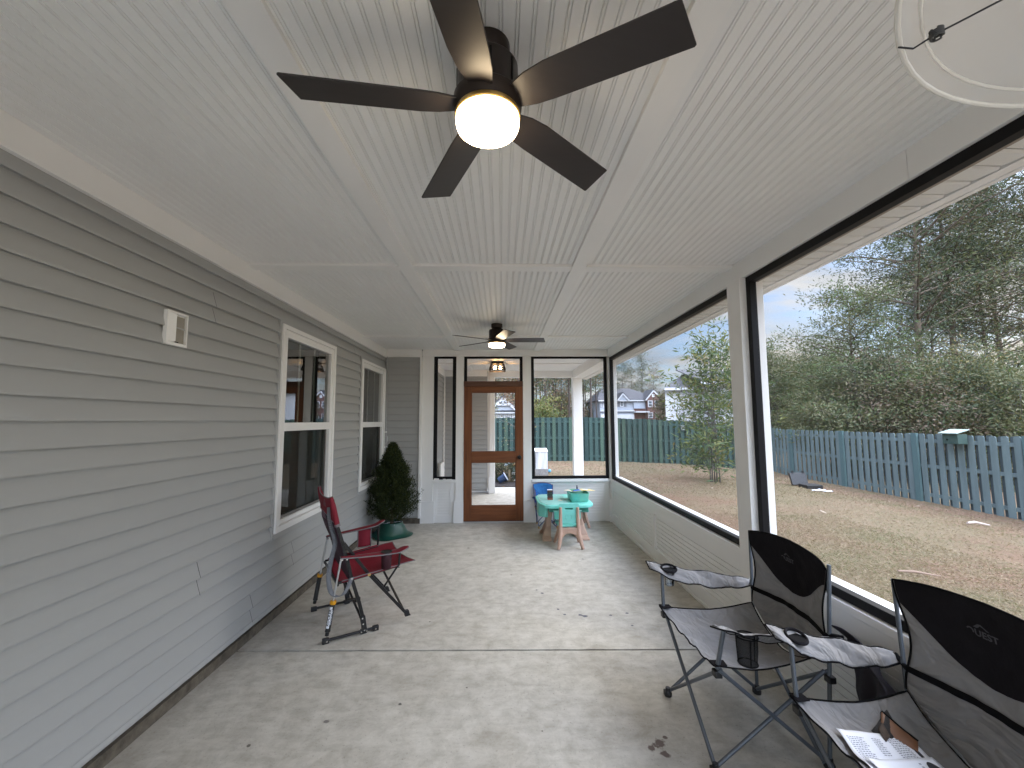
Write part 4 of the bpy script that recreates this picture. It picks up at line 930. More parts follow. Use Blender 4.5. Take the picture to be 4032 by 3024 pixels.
def pouch():
    t = thing('leather_pouch', 'small black and brown folded pouch lying behind the papers on the nearest chair', 'pouch', (1.36, 1.53, seat_z(1.36, 1.53)))
    m = MB(); z0 = seat_z(1.34, 1.56)+0.004
    def f(u, v):
        x = lerp(1.325, 1.44, u)+lerp(0.0, 0.02, v); y = lerp(1.575, 1.635, u)+lerp(-0.065, 0.01, v)
        return (x, y, seat_z(x, y)+0.004+0.018*math.sin(math.pi*u)**0.5*math.sin(math.pi*v)**0.5+0.004*qn(u, v, 5, 50))
    m.grid(f, 16, 16); m.build('case', mat('black_cloth_pouch', (0.006, 0.005, 0.005), 0.7, bump=0.4, bscale=200), t, smooth=True, solid=0.004)
    m = MB()
    def f2(u, v):
        x = lerp(1.345, 1.38, u)+lerp(0.0, 0.012, v); y = lerp(1.577, 1.597, u)+lerp(-0.048, -0.004, v)
        uu = lerp(.25, .6, u); return (x, y, seat_z(x, y)+0.006+0.020*math.sin(math.pi*uu)**0.5*math.sin(math.pi*lerp(.25, .75, v))**0.5+0.003)
    m.grid(f2, 8, 8); m.build('patch', mat('brown_camo_patch', (0.06, 0.040, 0.028), 0.8, var=0.5, vscale=60), t, smooth=True, solid=0.002)
    m = MB()
    def f3(u, v):
        x = lerp(1.385, 1.43, u)+lerp(-0.01, 0.045, v); y = lerp(1.60, 1.51, u)+lerp(-0.02, 0.035, v)
        return (x, y, seat_z(x, y)+0.012+0.008*math.sin(math.pi*v))
    m.grid(f3, 10, 10); m.build('leather_flap', mat('brown_leather', (0.17, 0.075, 0.035), 0.5, var=0.2), t, smooth=True, solid=0.005)
    m = MB(); m.tube([f3(i/10, 1) for i in range(11)], 0.006, 8); m.build('edge_binding', BFAB, t, smooth=True)
pouch()

# ================================================================== RED ROCKING CAMP CHAIR
P0 = Vector((-1.222, 3.055, 0)); UU = Vector((0.857, 0.515, 0)); VV = Vector((-0.515, 0.857, 0))
def RP(u, v, z): return P0 + UU*u + VV*v + Vector((0, 0, z))
def red_chair():
    t = thing('rocking_chair', 'red folding rocking camp chair with grey piping beside the left wall', 'camp chair', tuple(RP(0.25, 0.29, 0)))
    W = 0.586
    def bar(name, pts, w, h, mm=BTUBE, parent=None, bev=0.002):
        m = MB()
        for a, b in zip(pts[:-1], pts[1:]): m.bar(a, b, w, h)
        return m.build(name, mm, parent or t, bevel=bev)
    for s, v, dv in ((0, 0.0, 1), (1, W, -1)):
        # floor rail with capped ends
        m = MB(); m.tube([RP(0.0, v, 0.020), RP(0.356, v, 0.020)], 0.0095, 10); ra = m.build('floor_rail', BTUBE, t, smooth=True)
        for u, q in ((0.006, .017), (0.345, .017), (0.26, .015)):
            m = MB(); m.bar(RP(u-0.022, v, 0.018), RP(u+0.022, v, 0.018), 0.028, 2*q); m.build('rail_cap', BPLAST, ra, bevel=0.004)
        # rear leg up to the seat pivot and the back post
        bar('rear_leg', [RP(0.262, v, 0.035), RP(0.251, v, 0.118), RP(0.225, v, 0.22), RP(0.163, v, 0.413), RP(0.128, v, 0.560)], 0.020, 0.024)
        bar('leg_bracket', [RP(0.265, v, 0.030), RP(0.250, v, 0.125)], 0.030, 0.034, BPLAST)
        bar('back_post', [RP(0.128, v, 0.545), RP(0.105, v, 0.640), RP(0.055, v, 0.80), RP(0.020, v, 0.975)], 0.018, 0.022)
        # diagonal from the back post down to the front foot
        bar('front_leg', [RP(0.110, v+dv*0.022, 0.655), RP(0.290, v+dv*0.022, 0.406), RP(0.572, v+dv*0.022, 0.068)], 0.018, 0.022)
        m = MB(); m.prism([(-0.016, 0.022), (0.020, 0.022), (0.030, -0.012), (0.040, -0.020), (-0.006, -0.022)], -0.014, 0.014, 'y')
        m.v = [tuple(RP(0.578+a[0], v+dv*0.022+a[1], 0.058+a[2])) for a in m.v]; m.build('foot', BPLAST, t, bevel=0.002)
        # seat side rail and front strut
        bar('seat_rail', [RP(0.075, v+dv*0.008, 0.385), RP(0.30, v+dv*0.008, 0.405), RP(0.505, v+dv*0.008, 0.428)], 0.014, 0.016)
        # arm post
        m = MB(); m.tube([RP(0.507, v-dv*0.01, 0.420), RP(0.512, v-dv*0.012, 0.525 if s == 0 else 0.60)], 0.0085, 10); m.build('arm_post', BTUBE, t, smooth=True)
        bar('seat_strut', [RP(0.508, v+dv*0.01, 0.43), RP(0.40, v+dv*0.05, 0.26)], 0.014, 0.014)
        # gas piston behind
        top = RP(0.089, v-dv*0.012, 0.556); bot = RP(0.010, v-dv*0.012, 0.052)
        mid = top.lerp(bot, 0.545)
        m = MB(); m.tube([top, mid], 0.0075, 12); m.build('piston_rod', GALV, t, smooth=True)
        m = MB(); d = (bot-mid); m.tube([mid, mid+d*0.02, mid+d*0.10], [0.0205, 0.0215, 0.0200], 16); m.build('yellow_collar', YEL, t, smooth=True)
        m = MB(); m.tube([mid+d*0.10, mid+d*0.80, mid+d*0.86, mid+d*0.88, mid+d*0.98], [0.0170, 0.0170, 0.019, 0.013, 0.013], 16); cyl = m.build('piston_cylinder', BPLAST, t, smooth=True)
        if s == 0:
            # white printed label along the cylinder, facing the viewer
            ax = (d.normalized()); nrm = (Vector((0, 0, 1.2))-P0-UU*0.05); nrm = (Vector((0, 0, 0.2))-Vector((P0.x, P0.y, 0.1))); nrm -= ax*nrm.dot(ax); nrm.normalize()
            side = ax.cross(nrm).normalized(); up_ = -ax
            c0 = mid+d*0.46; half = d.length*0.30; rad = 0.0176
            m = MB()
            def lab(u, w):
                th = lerp(-0.15, 1.05, w); return c0 + ax*lerp(-half, half, u) + (nrm*math.cos(th)+side*math.sin(th))*rad
            m.grid(lab, 2, 10); m.build('label', PAPER, cyl, smooth=True, fixn=False)
            def lab_m(th, r_):
                n_ = (nrm*math.cos(th)+side*math.sin(th)); tdir = -ax
                y_ = n_.cross(tdir).normalized()
                return Matrix(((tdir.x, y_.x, n_.x, 0), (tdir.y, y_.y, n_.y, 0), (tdir.z, y_.z, n_.z, 0), (0, 0, 0, 1))), c0 + n_*r_
            M, o_ = lab_m(0.50, 0.0180); M.translation = o_
            text_mesh('label_print', 'ROCKER', 0.026, INK, cyl, Matrix.Translation(-t.location) @ M, spacing=1.12, bold=0.0004)
            M, o_ = lab_m(-0.42, 0.0180); M.translation = o_
            text_mesh('label_print', 'COMFORT PRO', 0.013, PAPER, cyl, Matrix.Translation(-t.location) @ M, spacing=1.05, shear=0.3)
        # bolts
        m = MB()
        for (u, z, rr_) in ((0.092, 0.553, 0.011), (0.128, 0.548, 0.007), (0.166, 0.408, 0.008), (0.262, 0.030, 0.006), (0.240, 0.022, 0.006), (0.278, 0.022, 0.006), (0.252, 0.075, 0.006), (0.246, 0.115, 0.006), (0.012, 0.020, 0.006), (0.342, 0.020, 0.006), (0.508, 0.430, 0.006), (0.010, 0.055, 0.006)):
            vv = v-dv*(0.020 if u < .1 and z > .5 else 0.018); m = MB()
            m.tube([RP(u, vv, z), RP(u, vv-dv*0.004, z)], rr_, 10); m.build('bolt', SCREW, t, smooth=True)
        m = MB(); m.tube([RP(0.290, v+dv*0.010, 0.406), RP(0.290, v-dv*0.006, 0.406)], 0.011, 12); m.build('brass_bolt', mat('brass', (0.6, 0.42, 0.15), 0.3, metal=1), t, smooth=True)
    # cross braces
    bar('cross_brace', [RP(0.075, 0.0, 0.375), RP(0.075, W, 0.375)], 0.014, 0.018)
    bar('cross_brace', [RP(0.215, 0.02, 0.245), RP(0.262, W-0.02, 0.045)], 0.014, 0.014); bar('cross_brace', [RP(0.262, 0.02, 0.06), RP(0.215, W-0.02, 0.245)], 0.014, 0.014)
    bar('front_strut', [RP(0.560, 0.022, 0.085), RP(0.470, W-0.02, 0.39)], 0.014, 0.014)
    # fabric: seat
    def seat(u, v):
        uu = lerp(0.100, 0.615, u); vv = lerp(-0.004, W+0.004, v); w = 1-(2*v-1)**2
        z = lerp(0.398, 0.448, u) - w*(0.062+0.03*math.sin(math.pi*u))*(1-0.75*u**3) + 0.004*qn(u, v, 5, 60)
        if u > 0.9: z += (u-0.9)*0.0
        front = 0.022*(1-w)*u**6
        return RP(uu+front, vv, z)
    m = MB(); m.grid(seat, 36, 36); se = m.build('seat', REDF, t, smooth=True, solid=0.003)
    rim = [seat(i/24, 0) for i in range(25)] + [seat(1, j/24) for j in range(1, 25)] + [seat(1-i/24, 1) for i in range(1, 25)]
    m = MB(); m.tube(rim, 0.0035, 6); m.build('piping', GREYB, se, smooth=True)
    # seat side skirts
    for v in (0.0, W):
        m = MB(); m.grid(lambda a, b: RP(lerp(0.10, 0.50, a), v, lerp(lerp(0.398, 0.446, a), lerp(0.385, 0.425, a), b)), 12, 3); m.build('side_hem', REDF, se, smooth=True, solid=0.002)
    # back: red head panel over dark mesh lower part
    def back(s, v, off=0.0):
        z = lerp(0.385, 0.985, s); w = 1-(2*v-1)**2
        uu = np.interp(z, [0.38, 0.55, 0.64, 0.80, 0.985], [0.155, 0.128, 0.105, 0.055, 0.018]) - w*0.050*math.sin(math.pi*min(1, 1.15-s))
        vv = lerp(-0.004, W+0.004, v)
        if s > 0.9: z += -0.018*(1-(1-w)**3)*((s-0.9)/0.1)*1.0 + 0.012*((s-0.9)/.1)*(1-w)
        return RP(uu-off, vv, z)
    m = MB(); m.grid(lambda s, v: back(lerp(0.0, 0.70, s), v), 24, 30); bk = m.build('backrest', mat('dark_maroon_mesh', (0.045, 0.018, 0.032), 0.8, var=0.2, vscale=300), t, smooth=True, solid=0.002)
    def rz(v): return 0.67+0.14*(1-(2*v-1)**2)*0.9
    m = MB(); m.grid(lambda s, v: back(lerp(rz(v), 1.0, s), v, 0.0015), 22, 36); hd = m.build('head_panel', REDF, t, smooth=True, solid=0.0025)
    m = MB(); m.tube([back(1.0, j/30, 0) for j in range(31)], 0.0042, 6); m.tube([back(rz(j/30), j/30, 0.002) for j in range(31)], 0.003, 6); m.build('piping', GREYB, hd, smooth=True)
    # fabric sleeves over the back posts
    for v in (0.0, W):
        m = MB(); m.tube([RP(0.012+0.0, v, 0.990), RP(0.026, v, 0.93), RP(0.058, v, 0.792)], [0.012, 0.019, 0.019], 12); sl = m.build('post_sleeve', REDF, t, smooth=True)
        m = MB(); m.tube([RP(0.056, v, 0.800), RP(0.061, v, 0.782)], 0.0200, 12); m.build('sleeve_cuff', GREYB, sl, smooth=True)
    # small embroidered mark on the rear of the head panel
    c = back(0.90, 0.30, 0.006); M = Matrix(((VV.x*-1, 0, -UU.x, 0), (VV.y*-1, 0, -UU.y, 0), (0, 1, 0, 0), (0, 0, 0, 1)))
    m = MB()
    for pts in ([(-0.02, 0.02), (0.0, 0.045), (0.012, 0.02), (0.002, 0.028)], [(-0.03, -0.005), (0.03, 0.008), (0.03, 0.016), (-0.03, 0.004)], [(-0.028, -0.022), (0.028, -0.010), (0.028, -0.004), (-0.028, -0.014)]):
        q = []
        for a, b in pts:
            vv_ = 0.30+a/W; ss_ = 0.90+b/0.6*1.0; p = back(min(.985, ss_), vv_, 0.0052); q.append(tuple(p))
        m.poly(q)
    m.build('embroidered_mark', GREYB, hd, fixn=False)
    # arms
    def arm(v, side, z0, z1, u1, nm):
        def f(u, w):
            uu = lerp(0.085, u1, u); wid = lerp(0.020, 0.042, min(1, u*1.5)); 
            z = lerp(z0, z1, u**0.8) + (0.022*ss((u-0.8)/0.2)) - 0.006*(2*w-1)**2 - 0.004*math.sin(math.pi*u)
            if u > 0.9: wid *= math.sqrt(max(0.05, 1-((u-0.9)/0.1)**2*0.9))
            return RP(uu, v+side*0.012+(2*w-1)*wid, z)
        m = MB(); m.grid(f, 36, 8); a = m.build(nm, REDF, t, smooth=True, solid=0.005)
        rim = [f(i/30, 0) for i in range(31)]+[f(1-i/30, 1) for i in range(31)]
        m = MB(); m.tube(rim, 0.0045, 6, closed=True); m.build('piping', GREYB, a, smooth=True)
        return a, f
    a1, f1 = arm(-0.008, -1, 0.572, 0.548, 0.575, 'armrest')
    a2, f2 = arm(W+0.0, 1, 0.578, 0.628, 0.560, 'armrest')
    # cup holder under the near arm
    c = f1(0.66, 0.5); m = MB(); m.lathe([(0.038, 0.0), (0.036, -0.05), (0.033, -0.115), (0.006, -0.120)], (c.x, c.y, c.z), 24, cap0=False); cu = m.build('cup_holder', mat('dark_red_mesh', (0.035, 0.004, 0.010), 0.8), a1, smooth=True, solid=0.002)
    m = MB(); m.tube([(c.x+0.038*math.cos(a), c.y+0.038*math.sin(a), c.z+0.004) for a in np.linspace(0, 2*math.pi, 29)[:-1]], 0.0045, 6, closed=True); m.lathe([(0.036, 0.0025), (0.036, 0.0035)], (c.x, c.y, c.z), 24); m.build('cup_rim', BPLAST, a1, smooth=True)
    # organiser pocket hanging from the far arm
    m = MB(); m.grid(lambda a, b: RP(lerp(0.335, 0.445, a), W+0.01-0.01*math.sin(math.pi*a), lerp(0.592, 0.448, b)), 10, 10); og = m.build('organiser_pocket', REDF, t, smooth=True, solid=0.006)
    m = MB(); m.tube([RP(0.335, W+0.004, 0.590), RP(0.335, W+0.004, 0.448), RP(0.342, W+0.004, 0.441), RP(0.438, W+0.004, 0.441), RP(0.445, W+0.004, 0.448), RP(0.445, W+0.004, 0.600)], 0.004, 6); m.build('piping', GREYB, og, smooth=True)
    # carrying strap: up the rear of the back and looping down to the leg
    def strip(name, pts, w, side):
        m = MB(); n = len(pts)
        for i in range(n-1):
            a, b = Vector(pts[i]), Vector(pts[i+1])
            m.quad(tuple(a-side*w/2), tuple(a+side*w/2), tuple(b+side*w/2), tuple(b-side*w/2))
        return m.build(name, WEBB, t, smooth=True, solid=0.002, fixn=False)
    def cat(pts, n=10):
        out_ = []; P = [Vector(p) for p in pts]; P = [P[0]]+P+[P[-1]]
        for i in range(1, len(P)-2):
            for k in range(n):
                q = k/n; a, b, c, d = P[i-1], P[i], P[i+1], P[i+2]
                out_.append(0.5*((2*b)+(c-a)*q+(2*a-5*b+4*c-d)*q*q+(3*b-a-3*c+d)*q**3))
        out_.append(P[-2]); return out_
    pts = cat([back(0.88, 0.10, 0.01), back(0.70, 0.12, 0.012), RP(0.055, 0.05, 0.66), RP(0.030, 0.03, 0.55), RP(0.010, -0.01, 0.44), RP(0.030, -0.015, 0.34), RP(0.075, -0.02, 0.305), RP(0.120, -0.02, 0.322), RP(0.165, -0.018, 0.415)])
    strip('carry_strap', pts, 0.034, Vector((UU.x, UU.y, 0))*0.95+Vector((VV.x, VV.y, 0))*0.2)
    return t
red_chair()

# ================================================================== TREE IN ITS STAND
def leafmesh(name, mats, centers, dirs, lens, wids, parent, mi=None, rng=RNG, quad=False):
    """many small leaf-sized faces; every leaf is a pointed diamond along its own direction"""
    n = len(centers); C_ = np.asarray(centers, float); D = np.asarray(dirs, float); D /= np.linalg.norm(D, axis=1)[:, None]+1e-9
    r = rng.normal(size=(n, 3)); Sd = np.cross(D, r); Sd /= np.linalg.norm(Sd, axis=1)[:, None]+1e-9
    l = np.asarray(lens)[:, None]; w = np.asarray(wids)[:, None]
    V = np.empty((n, 4, 3)); V[:, 0] = C_; V[:, 1] = C_+D*l*0.45+Sd*w*0.5; V[:, 2] = C_+D*l; V[:, 3] = C_+D*l*0.45-Sd*w*0.5
    me = bpy.data.meshes.new(name); me.vertices.add(4*n); me.vertices.foreach_set('co', V.reshape(-1).astype(np.float32))
    me.loops.add(4*n); me.loops.foreach_set('vertex_index', np.arange(4*n, dtype=np.int32)); me.polygons.add(n)
    me.polygons.foreach_set('loop_start', np.arange(0, 4*n, 4, dtype=np.int32)); 
    try: me.polygons.foreach_set('loop_total', np.full(n, 4, dtype=np.int32))
    except Exception: pass
    for q in mats: me.materials.append(q)
    if mi is None: mi = rng.integers(0, len(mats), n)
    me.polygons.foreach_set('material_index', np.asarray(mi, dtype=np.int32)); me.update(calc_edges=True); me.validate()
    o = bpy.data.objects.new(name, me); COL.objects.link(o)
    if parent is not None: o.parent = parent
    return o
def leafmat(name, col, trans=0.25, rough=0.6):
    m = bpy.data.materials.new(name); m.use_nodes = True; t = m.node_tree; b = t.nodes['Principled BSDF']
    b.inputs['Base Color'].default_value = (*col, 1); b.inputs['Roughness'].default_value = rough; b.inputs['Specular IOR Level'].default_value = 0.25
    tr = t.nodes.new('ShaderNodeBsdfTranslucent'); tr.inputs[0].default_value = (col[0]*1.3, col[1]*1.3, col[2]*0.8, 1); mi = t.nodes.new('ShaderNodeMixShader'); mi.inputs[0].default_value = trans
    o = t.nodes['Material Output']; t.links.new(b.outputs[0], mi.inputs[1]); t.links.new(tr.outputs[0], mi.inputs[2]); t.links.new(mi.outputs[0], o.inputs[0])
    return m
BARK = mat('brown_bark', (0.10, 0.075, 0.055), 0.9, var=0.35, vscale=10, bump=0.6, bscale=30, stretch=(1, 1, .25))
def cedar():
    cx, cy = -1.480, 5.80; rng = np.random.default_rng(3)
    t = thing('potted_evergreen', 'small dark conical evergreen standing in a green stand in the left corner', 'tree', (cx, cy, 0.0))
    m = MB(); m.tube([(cx, cy, 0.10), (cx+0.01, cy, 0.5), (cx-0.01, cy, 1.12)], [0.024, 0.016, 0.004], 8); m.build('trunk', BARK, t, smooth=True)
    cs, ds, ls, ws = [], [], [], []
    H0, H1 = 0.18, 1.19
    for i in range(1150):
        f = rng.random()**0.8; z = lerp(H0, H1, f)
        rad = np.interp(z, [0.16, 0.24, 0.38, 0.60, 0.80, 0.98, 1.20], [0.24, 0.31, 0.345, 0.275, 0.195, 0.110, 0.018])*rng.uniform(0.50, 1.12)
        a = rng.uniform(0, 2*math.pi); up = 0.7+0.8*f
        if (a < 0.5 or a > 5.6) and 0.36 < z < 0.46: rad *= 1.15
        tip = np.array([cx+rad*math.cos(a), cy+rad*math.sin(a), z+0.10*up*rad/0.2]); tip[0] = max(tip[0], -1.775); tip[1] = min(tip[1], 6.42)
        base = np.array([cx+0.2*rad*math.cos(a), cy+0.2*rad*math.sin(a), z-0.02])
        for k in range(50):
            g = rng.uniform(0.35, 1.0); p = base+(tip-base)*g+rng.normal(0, 0.016, 3)
            d = (tip-base)/np.linalg.norm(tip-base)*1.0+rng.normal(0, 0.55, 3)+np.array([0, 0, 0.55])
            cs.append(p); ds.append(d); ls.append(rng.uniform(0.016, 0.036)); ws.append(rng.uniform(0.007, 0.012))
    cs = np.array(cs); cs[:, 0] = np.maximum(cs[:, 0], -1.768)
    G = [leafmat('cedar_dark', (0.016, 0.026, 0.010), 0.1), leafmat('cedar_mid', (0.030, 0.045, 0.014), 0.15), leafmat('cedar_olive', (0.060, 0.070, 0.016), 0.15)]
    mi = rng.choice([0, 0, 1, 1, 2], len(cs))
    o = leafmesh('crown', G, cs-np.array([cx, cy, 0.0]), ds, ls, ws, t, mi, rng)
    GP = mat('green_stand_plastic', (0.006, 0.060, 0.044), 0.38, var=0.12, vscale=5)
    m = MB(); n = 40; prof = [(0.268, 0.006), (0.272, 0.014), (0.235, 0.026), (0.205, 0.060), (0.178, 0.110), (0.152, 0.150), (0.145, 0.178), (0.139, 0.182), (0.134, 0.120), (0.13, 0.06)]
    base = 0
    for (r_, z) in prof:
        for k in range(n):
            a = 2*math.pi*k/n; lob = 1+0.10*math.cos(4*a+0.6)*max(0, (0.19-z)/0.19); zz = z + (0.012*max(0, math.cos(2*a-0.3)) if r_ > 0.225 else 0)
            m.v.append((cx+r_*lob*math.cos(a), cy+r_*lob*math.sin(a), zz))
    for i in range(len(prof)-1):
        for k in range(n): k2 = (k+1) % n; m.f.append((i*n+k, i*n+k2, (i+1)*n+k2, (i+1)*n+k)); m.mi.append(0)
    st = thing('tree_stand', 'dark green plastic stand holding the small evergreen in the corner', 'tree stand', (cx, cy, 0))
    m.build('bowl', GP, st, smooth=True)
    m = MB()
    for a in (0.5, 2.1, 3.7, 5.2): m.tube([(cx+0.15*math.cos(a), cy+0.15*math.sin(a), 0.168), (cx+0.03*math.cos(a), cy+0.03*math.sin(a), 0.168)], 0.004, 8); m.tube([(cx+0.135*math.cos(a), cy+0.135*math.sin(a), 0.155), (cx+0.135*math.cos(a), cy+0.135*math.sin(a), 0.181)], 0.004, 6)
    m.build('thumbscrew', SCREW, st, smooth=True)
cedar()

# ================================================================== CHILD'S TABLE AND CHAIRS
def rounded(pts, r, n=5):
    out_ = []; m_ = len(pts)
    for i in range(m_):
        p = Vector(pts[i]); a = (Vector(pts[i-1])-p).normalized(); b = (Vector(pts[(i+1) % m_])-p).normalized()
        ang = a.angle(b); d = min(r/math.tan(ang/2), (Vector(pts[i-1])-p).length*0.49, (Vector(pts[(i+1) % m_])-p).length*0.49)
        s, e = p+a*d, p+b*d
        for k in range(n+1):
            q = k/n; out_.append(tuple((1-q)**2*s + 2*q*(1-q)*p + q*q*e))
    return out_
def kids_table():
    t = thing('play_table', 'child-size mint table on splayed beige legs, low beside the far wall', 'table', (0.80, 5.69, 0))
    zt = 0.480
    outl = rounded([(0.475, 5.50), (0.535, 5.295), (0.60, 5.27), (1.09, 5.30), (1.175, 5.42), (1.175, 5.95), (1.09, 6.09), (0.56, 6.09), (0.475, 5.96)], 0.07)
    m = MB(); m.prism([(p[0], p[1]) for p in outl], zt-0.042, zt-0.004); m.build('tabletop', MINT, t, bevel=0.008)
    m = MB(); m.prism(rounded([(0.505, 5.50), (0.575, 5.325), (0.86, 5.325), (0.86, 6.06), (0.57, 6.06), (0.505, 5.95)], 0.02), zt-0.0038, zt+0.001); m.build('building_plate', MINTL, t, bevel=0.001)
    # studs on the plate
    m = MB()
    for i in range(18):
        for j in range(38):
            x = 0.528+i*0.0185; y = 5.355+j*0.0185
            if x+y*0 > 0.85 or (x < 0.60 and y < 5.50 and (0.60-x)*1.8 > (y-5.33)): continue
            m.box(x-0.0042, x+0.0042, y-0.0042, y+0.0042, zt+0.0005, zt+0.004)
    m.build('studs', MINTL, t)
    # apron trays
    m = MB(); m.box(0.60, 1.10, 5.345, 5.98, zt-0.10, zt-0.043); m.build('apron', mat('dark_mint', (0.03, 0.22, 0.17), 0.5), t, bevel=0.01)
    m = MB(); m.prism(rounded([(0.485, 5.52), (0.60, 5.42), (0.60, 5.90), (0.485, 5.84)], 0.03), zt-0.185, zt-0.050); m.build('side_tray', MINT, t, bevel=0.006)
    m = MB(); m.prism(rounded([(0.66, 5.33), (1.00, 5.33), (0.98, 5.45), (0.68, 5.45)], 0.02), zt-0.185, zt-0.078); tr = m.build('front_tray', MINT, t, bevel=0.006)
    m = MB(); m.prism(rounded([(0.65, 5.318), (1.01, 5.318), (1.01, 5.46), (0.65, 5.46)], 0.02), zt-0.088, zt-0.074); m.build('tray_lip', MINTL, tr, bevel=0.003)
    # splayed end frames
    def legs(x, flip, yc=5.69):
        hw = 0.24
        prof = [(-0.075, 0.435), (0.075, 0.435), (0.070, 0.30), (0.095, 0.16), (0.155, 0.05), (0.225, 0.022), (0.240, 0.0), (0.150, 0.0), (0.095, 0.055), (0.0, 0.095), (-0.095, 0.055), (-0.150, 0.0), (-0.240, 0.0), (-0.225, 0.022), (-0.155, 0.05), (-0.095, 0.16), (-0.070, 0.30)]
        m = MB(); m.prism([(yc+a, b) for a, b in prof], x-0.036, x+0.036, 'x'); m.v = [(x+(v[0]-x)*(1+0.7*max(0, 0.16-v[2])/0.16), v[1], v[2]) for v in m.v]
        m.v = [(v[0]+flip*0.06*((0.435-v[2])/0.435)**1.5, v[1], v[2]) for v in m.v]
        return m.build('leg', BEIGEP, t, bevel=0.012)
    legs(0.640, -1, 5.66); legs(1.02, 1, 5.69)
    return t
kids_table()
def kids_chair(label):
    """origin between the feet, faces +y"""
    t = thing('child_chair', label, 'chair', (0, 0, 0), 'mint child chairs at the play table')
    LO = dict(local=True)
    def frame(x, s):
        # side frame seen from behind: upright running down into a splayed foot
        m = MB(); pts = [(x-0.004*s, -0.070, 0.500), (x-0.002*s, -0.075, 0.40), (x, -0.075, 0.27), (x+0.002*s, -0.095, 0.18), (x+0.020*s, -0.140, 0.08), (x+0.040*s, -0.165, 0.0)]
        m.tube([p for p in pts[:-1]]+[(pts[-1][0], pts[-1][1], 0.004)], [0.017, 0.020, 0.024, 0.027, 0.024, 0.018], 12)
        a = m.build('leg', BEIGEP, t, smooth=True, **LO)
        m = MB(); pts = [(x-0.01*s, -0.05, 0.25), (x, 0.03, 0.225), (x+0.015*s, 0.10, 0.12), (x+0.045*s, 0.150, 0.004)]
        m.tube(pts, [0.020, 0.026, 0.024, 0.018], 12); m.build('leg', BEIGEP, t, smooth=True, **LO)
    frame(-0.108, -1); frame(0.108, 1)
    m = MB(); m.prism([(-0.10, 0.245), (0.10, 0.245), (0.115, 0.14), (0.09, 0.115), (0.05, 0.168), (0.0, 0.180), (-0.05, 0.168), (-0.09, 0.115), (-0.115, 0.14)], -0.10, -0.062, 'y'); m.build('cross_web', BEIGEP, t, bevel=0.008, **LO)
    m = MB(); m.prism([(p[0], p[1]) for p in rounded([(-0.118, -0.055), (0.118, -0.055), (0.150, 0.20), (-0.150, 0.20)], 0.04)], 0.248, 0.276); m.build('seat', MINT, t, bevel=0.009, **LO)
    # back panel with a hand hole
    m = MB(); y0, y1 = -0.066, -0.050
    o_ = rounded([(-0.118, 0.295), (0.118, 0.295), (0.130, 0.545), (-0.130, 0.545)], 0.035, 5); h_ = rounded([(-0.050, 0.468), (0.050, 0.468), (0.050, 0.498), (-0.050, 0.498)], 0.014, 5)
    n = len(o_); b0 = len(m.v)
    for y in (y0, y1): m.v += [(p[0], y, p[1]) for p in o_] + [(p[0], y, p[1]) for p in h_]
    for k in range(n):
        k2 = (k+1) % n
        m.f += [(k, k2, n+k2, n+k), (2*n+k, 3*n+k, 3*n+k2, 2*n+k2), (k, 2*n+k, 2*n+k2, k2), (n+k, n+k2, 3*n+k2, 3*n+k)]; m.mi += [0]*4
    bk = m.build('backrest', MINT, t, bevel=0.003, **LO)
    m = MB(); m.tube([(p[0], -0.068, p[1]) for p in rounded([(-0.034, 0.345), (0.034, 0.345), (0.034, 0.405), (-0.034, 0.405)], 0.006, 3)], 0.003, 6, closed=True); m.build('square_relief', MINT, bk, smooth=True, **LO)
    return t
kc = kids_chair('small mint and beige chair drawn up to the front of the play table'); kc.location = (0.826, 5.245, 0); kc.rotation_euler = (0, 0, 0); kc.scale = (1, 1, 0.95)
kc2 = copy_tree(kc); kc2.location = (1.105, 6.215, 0); kc2.rotation_euler = (0, 0, R(180)); kc2['label'] = 'small mint and beige chair half hidden behind the right end of the play table'
kc2.scale = (1, 1, 0.93)
# small blue folding chair behind the table
KB = (mat('blue_tube', (0.02, 0.05, 0.22), 0.35), mat('bright_blue_polyester', (0.015, 0.13, 0.42), 0.7, var=0.4, vscale=18), mat('blue_purple_print', (0.02, 0.15, 0.45), 0.7, col2=(0.04, 0.24, 0.55), vscale=14), mat('purple_binding', (0.16, 0.03, 0.10), 0.7), mat('yellow_foot', (0.55, 0.33, 0.02), 0.4), LOGO)
kq, _, _ = quad_chair('folding_chair', 'child-size blue folding chair with purple edging behind the left end of the play table', 'camp chair', KB, None, False, True)
kq.scale = (0.56, 0.50, 0.66); kq.rotation_euler = (0, 0, R(90)); kq.location = (0.655, 6.225, 0)
# things on the table
CARDM = [mat('card_box_%s' % n_, c_, 0.5) for n_, c_ in (('dark', (0.035, 0.03, 0.03)), ('green', (0.03, 0.08, 0.06)), ('brown', (0.16, 0.05, 0.03)), ('orange', (0.40, 0.10, 0.04)))]
def card_tower():
    cx, cy, z0 = 0.648, 5.64, 0.4845
    t = thing('game_box', 'tall narrow stack of dark and rust coloured game cards standing on the play table', 'game', (cx, cy, z0))
    z = z0; rr = random.Random(5); cols = [3, 2, 3, 2, 0, 2, 0, 1, 0, 1, 0, 0, 1, 0, 0, 2, 0, 0]
    for k, c_ in enumerate(cols):
        h = 0.125/len(cols); m = MB(); dx = rr.uniform(-0.0025, 0.0025); dy = rr.uniform(-.0025, .0025); m.box(cx-0.034+dx, cx+0.034+dx, cy-0.030+dy, cy+0.030+dy, z, z+h-0.0006); m.build('card_layer', CARDM[c_], t); z += h
    m = MB(); m.box(cx-0.035, cx+0.035, cy-0.031, cy+0.031, z, z+0.003); m.build('lid', PAPER, t)
card_tower()
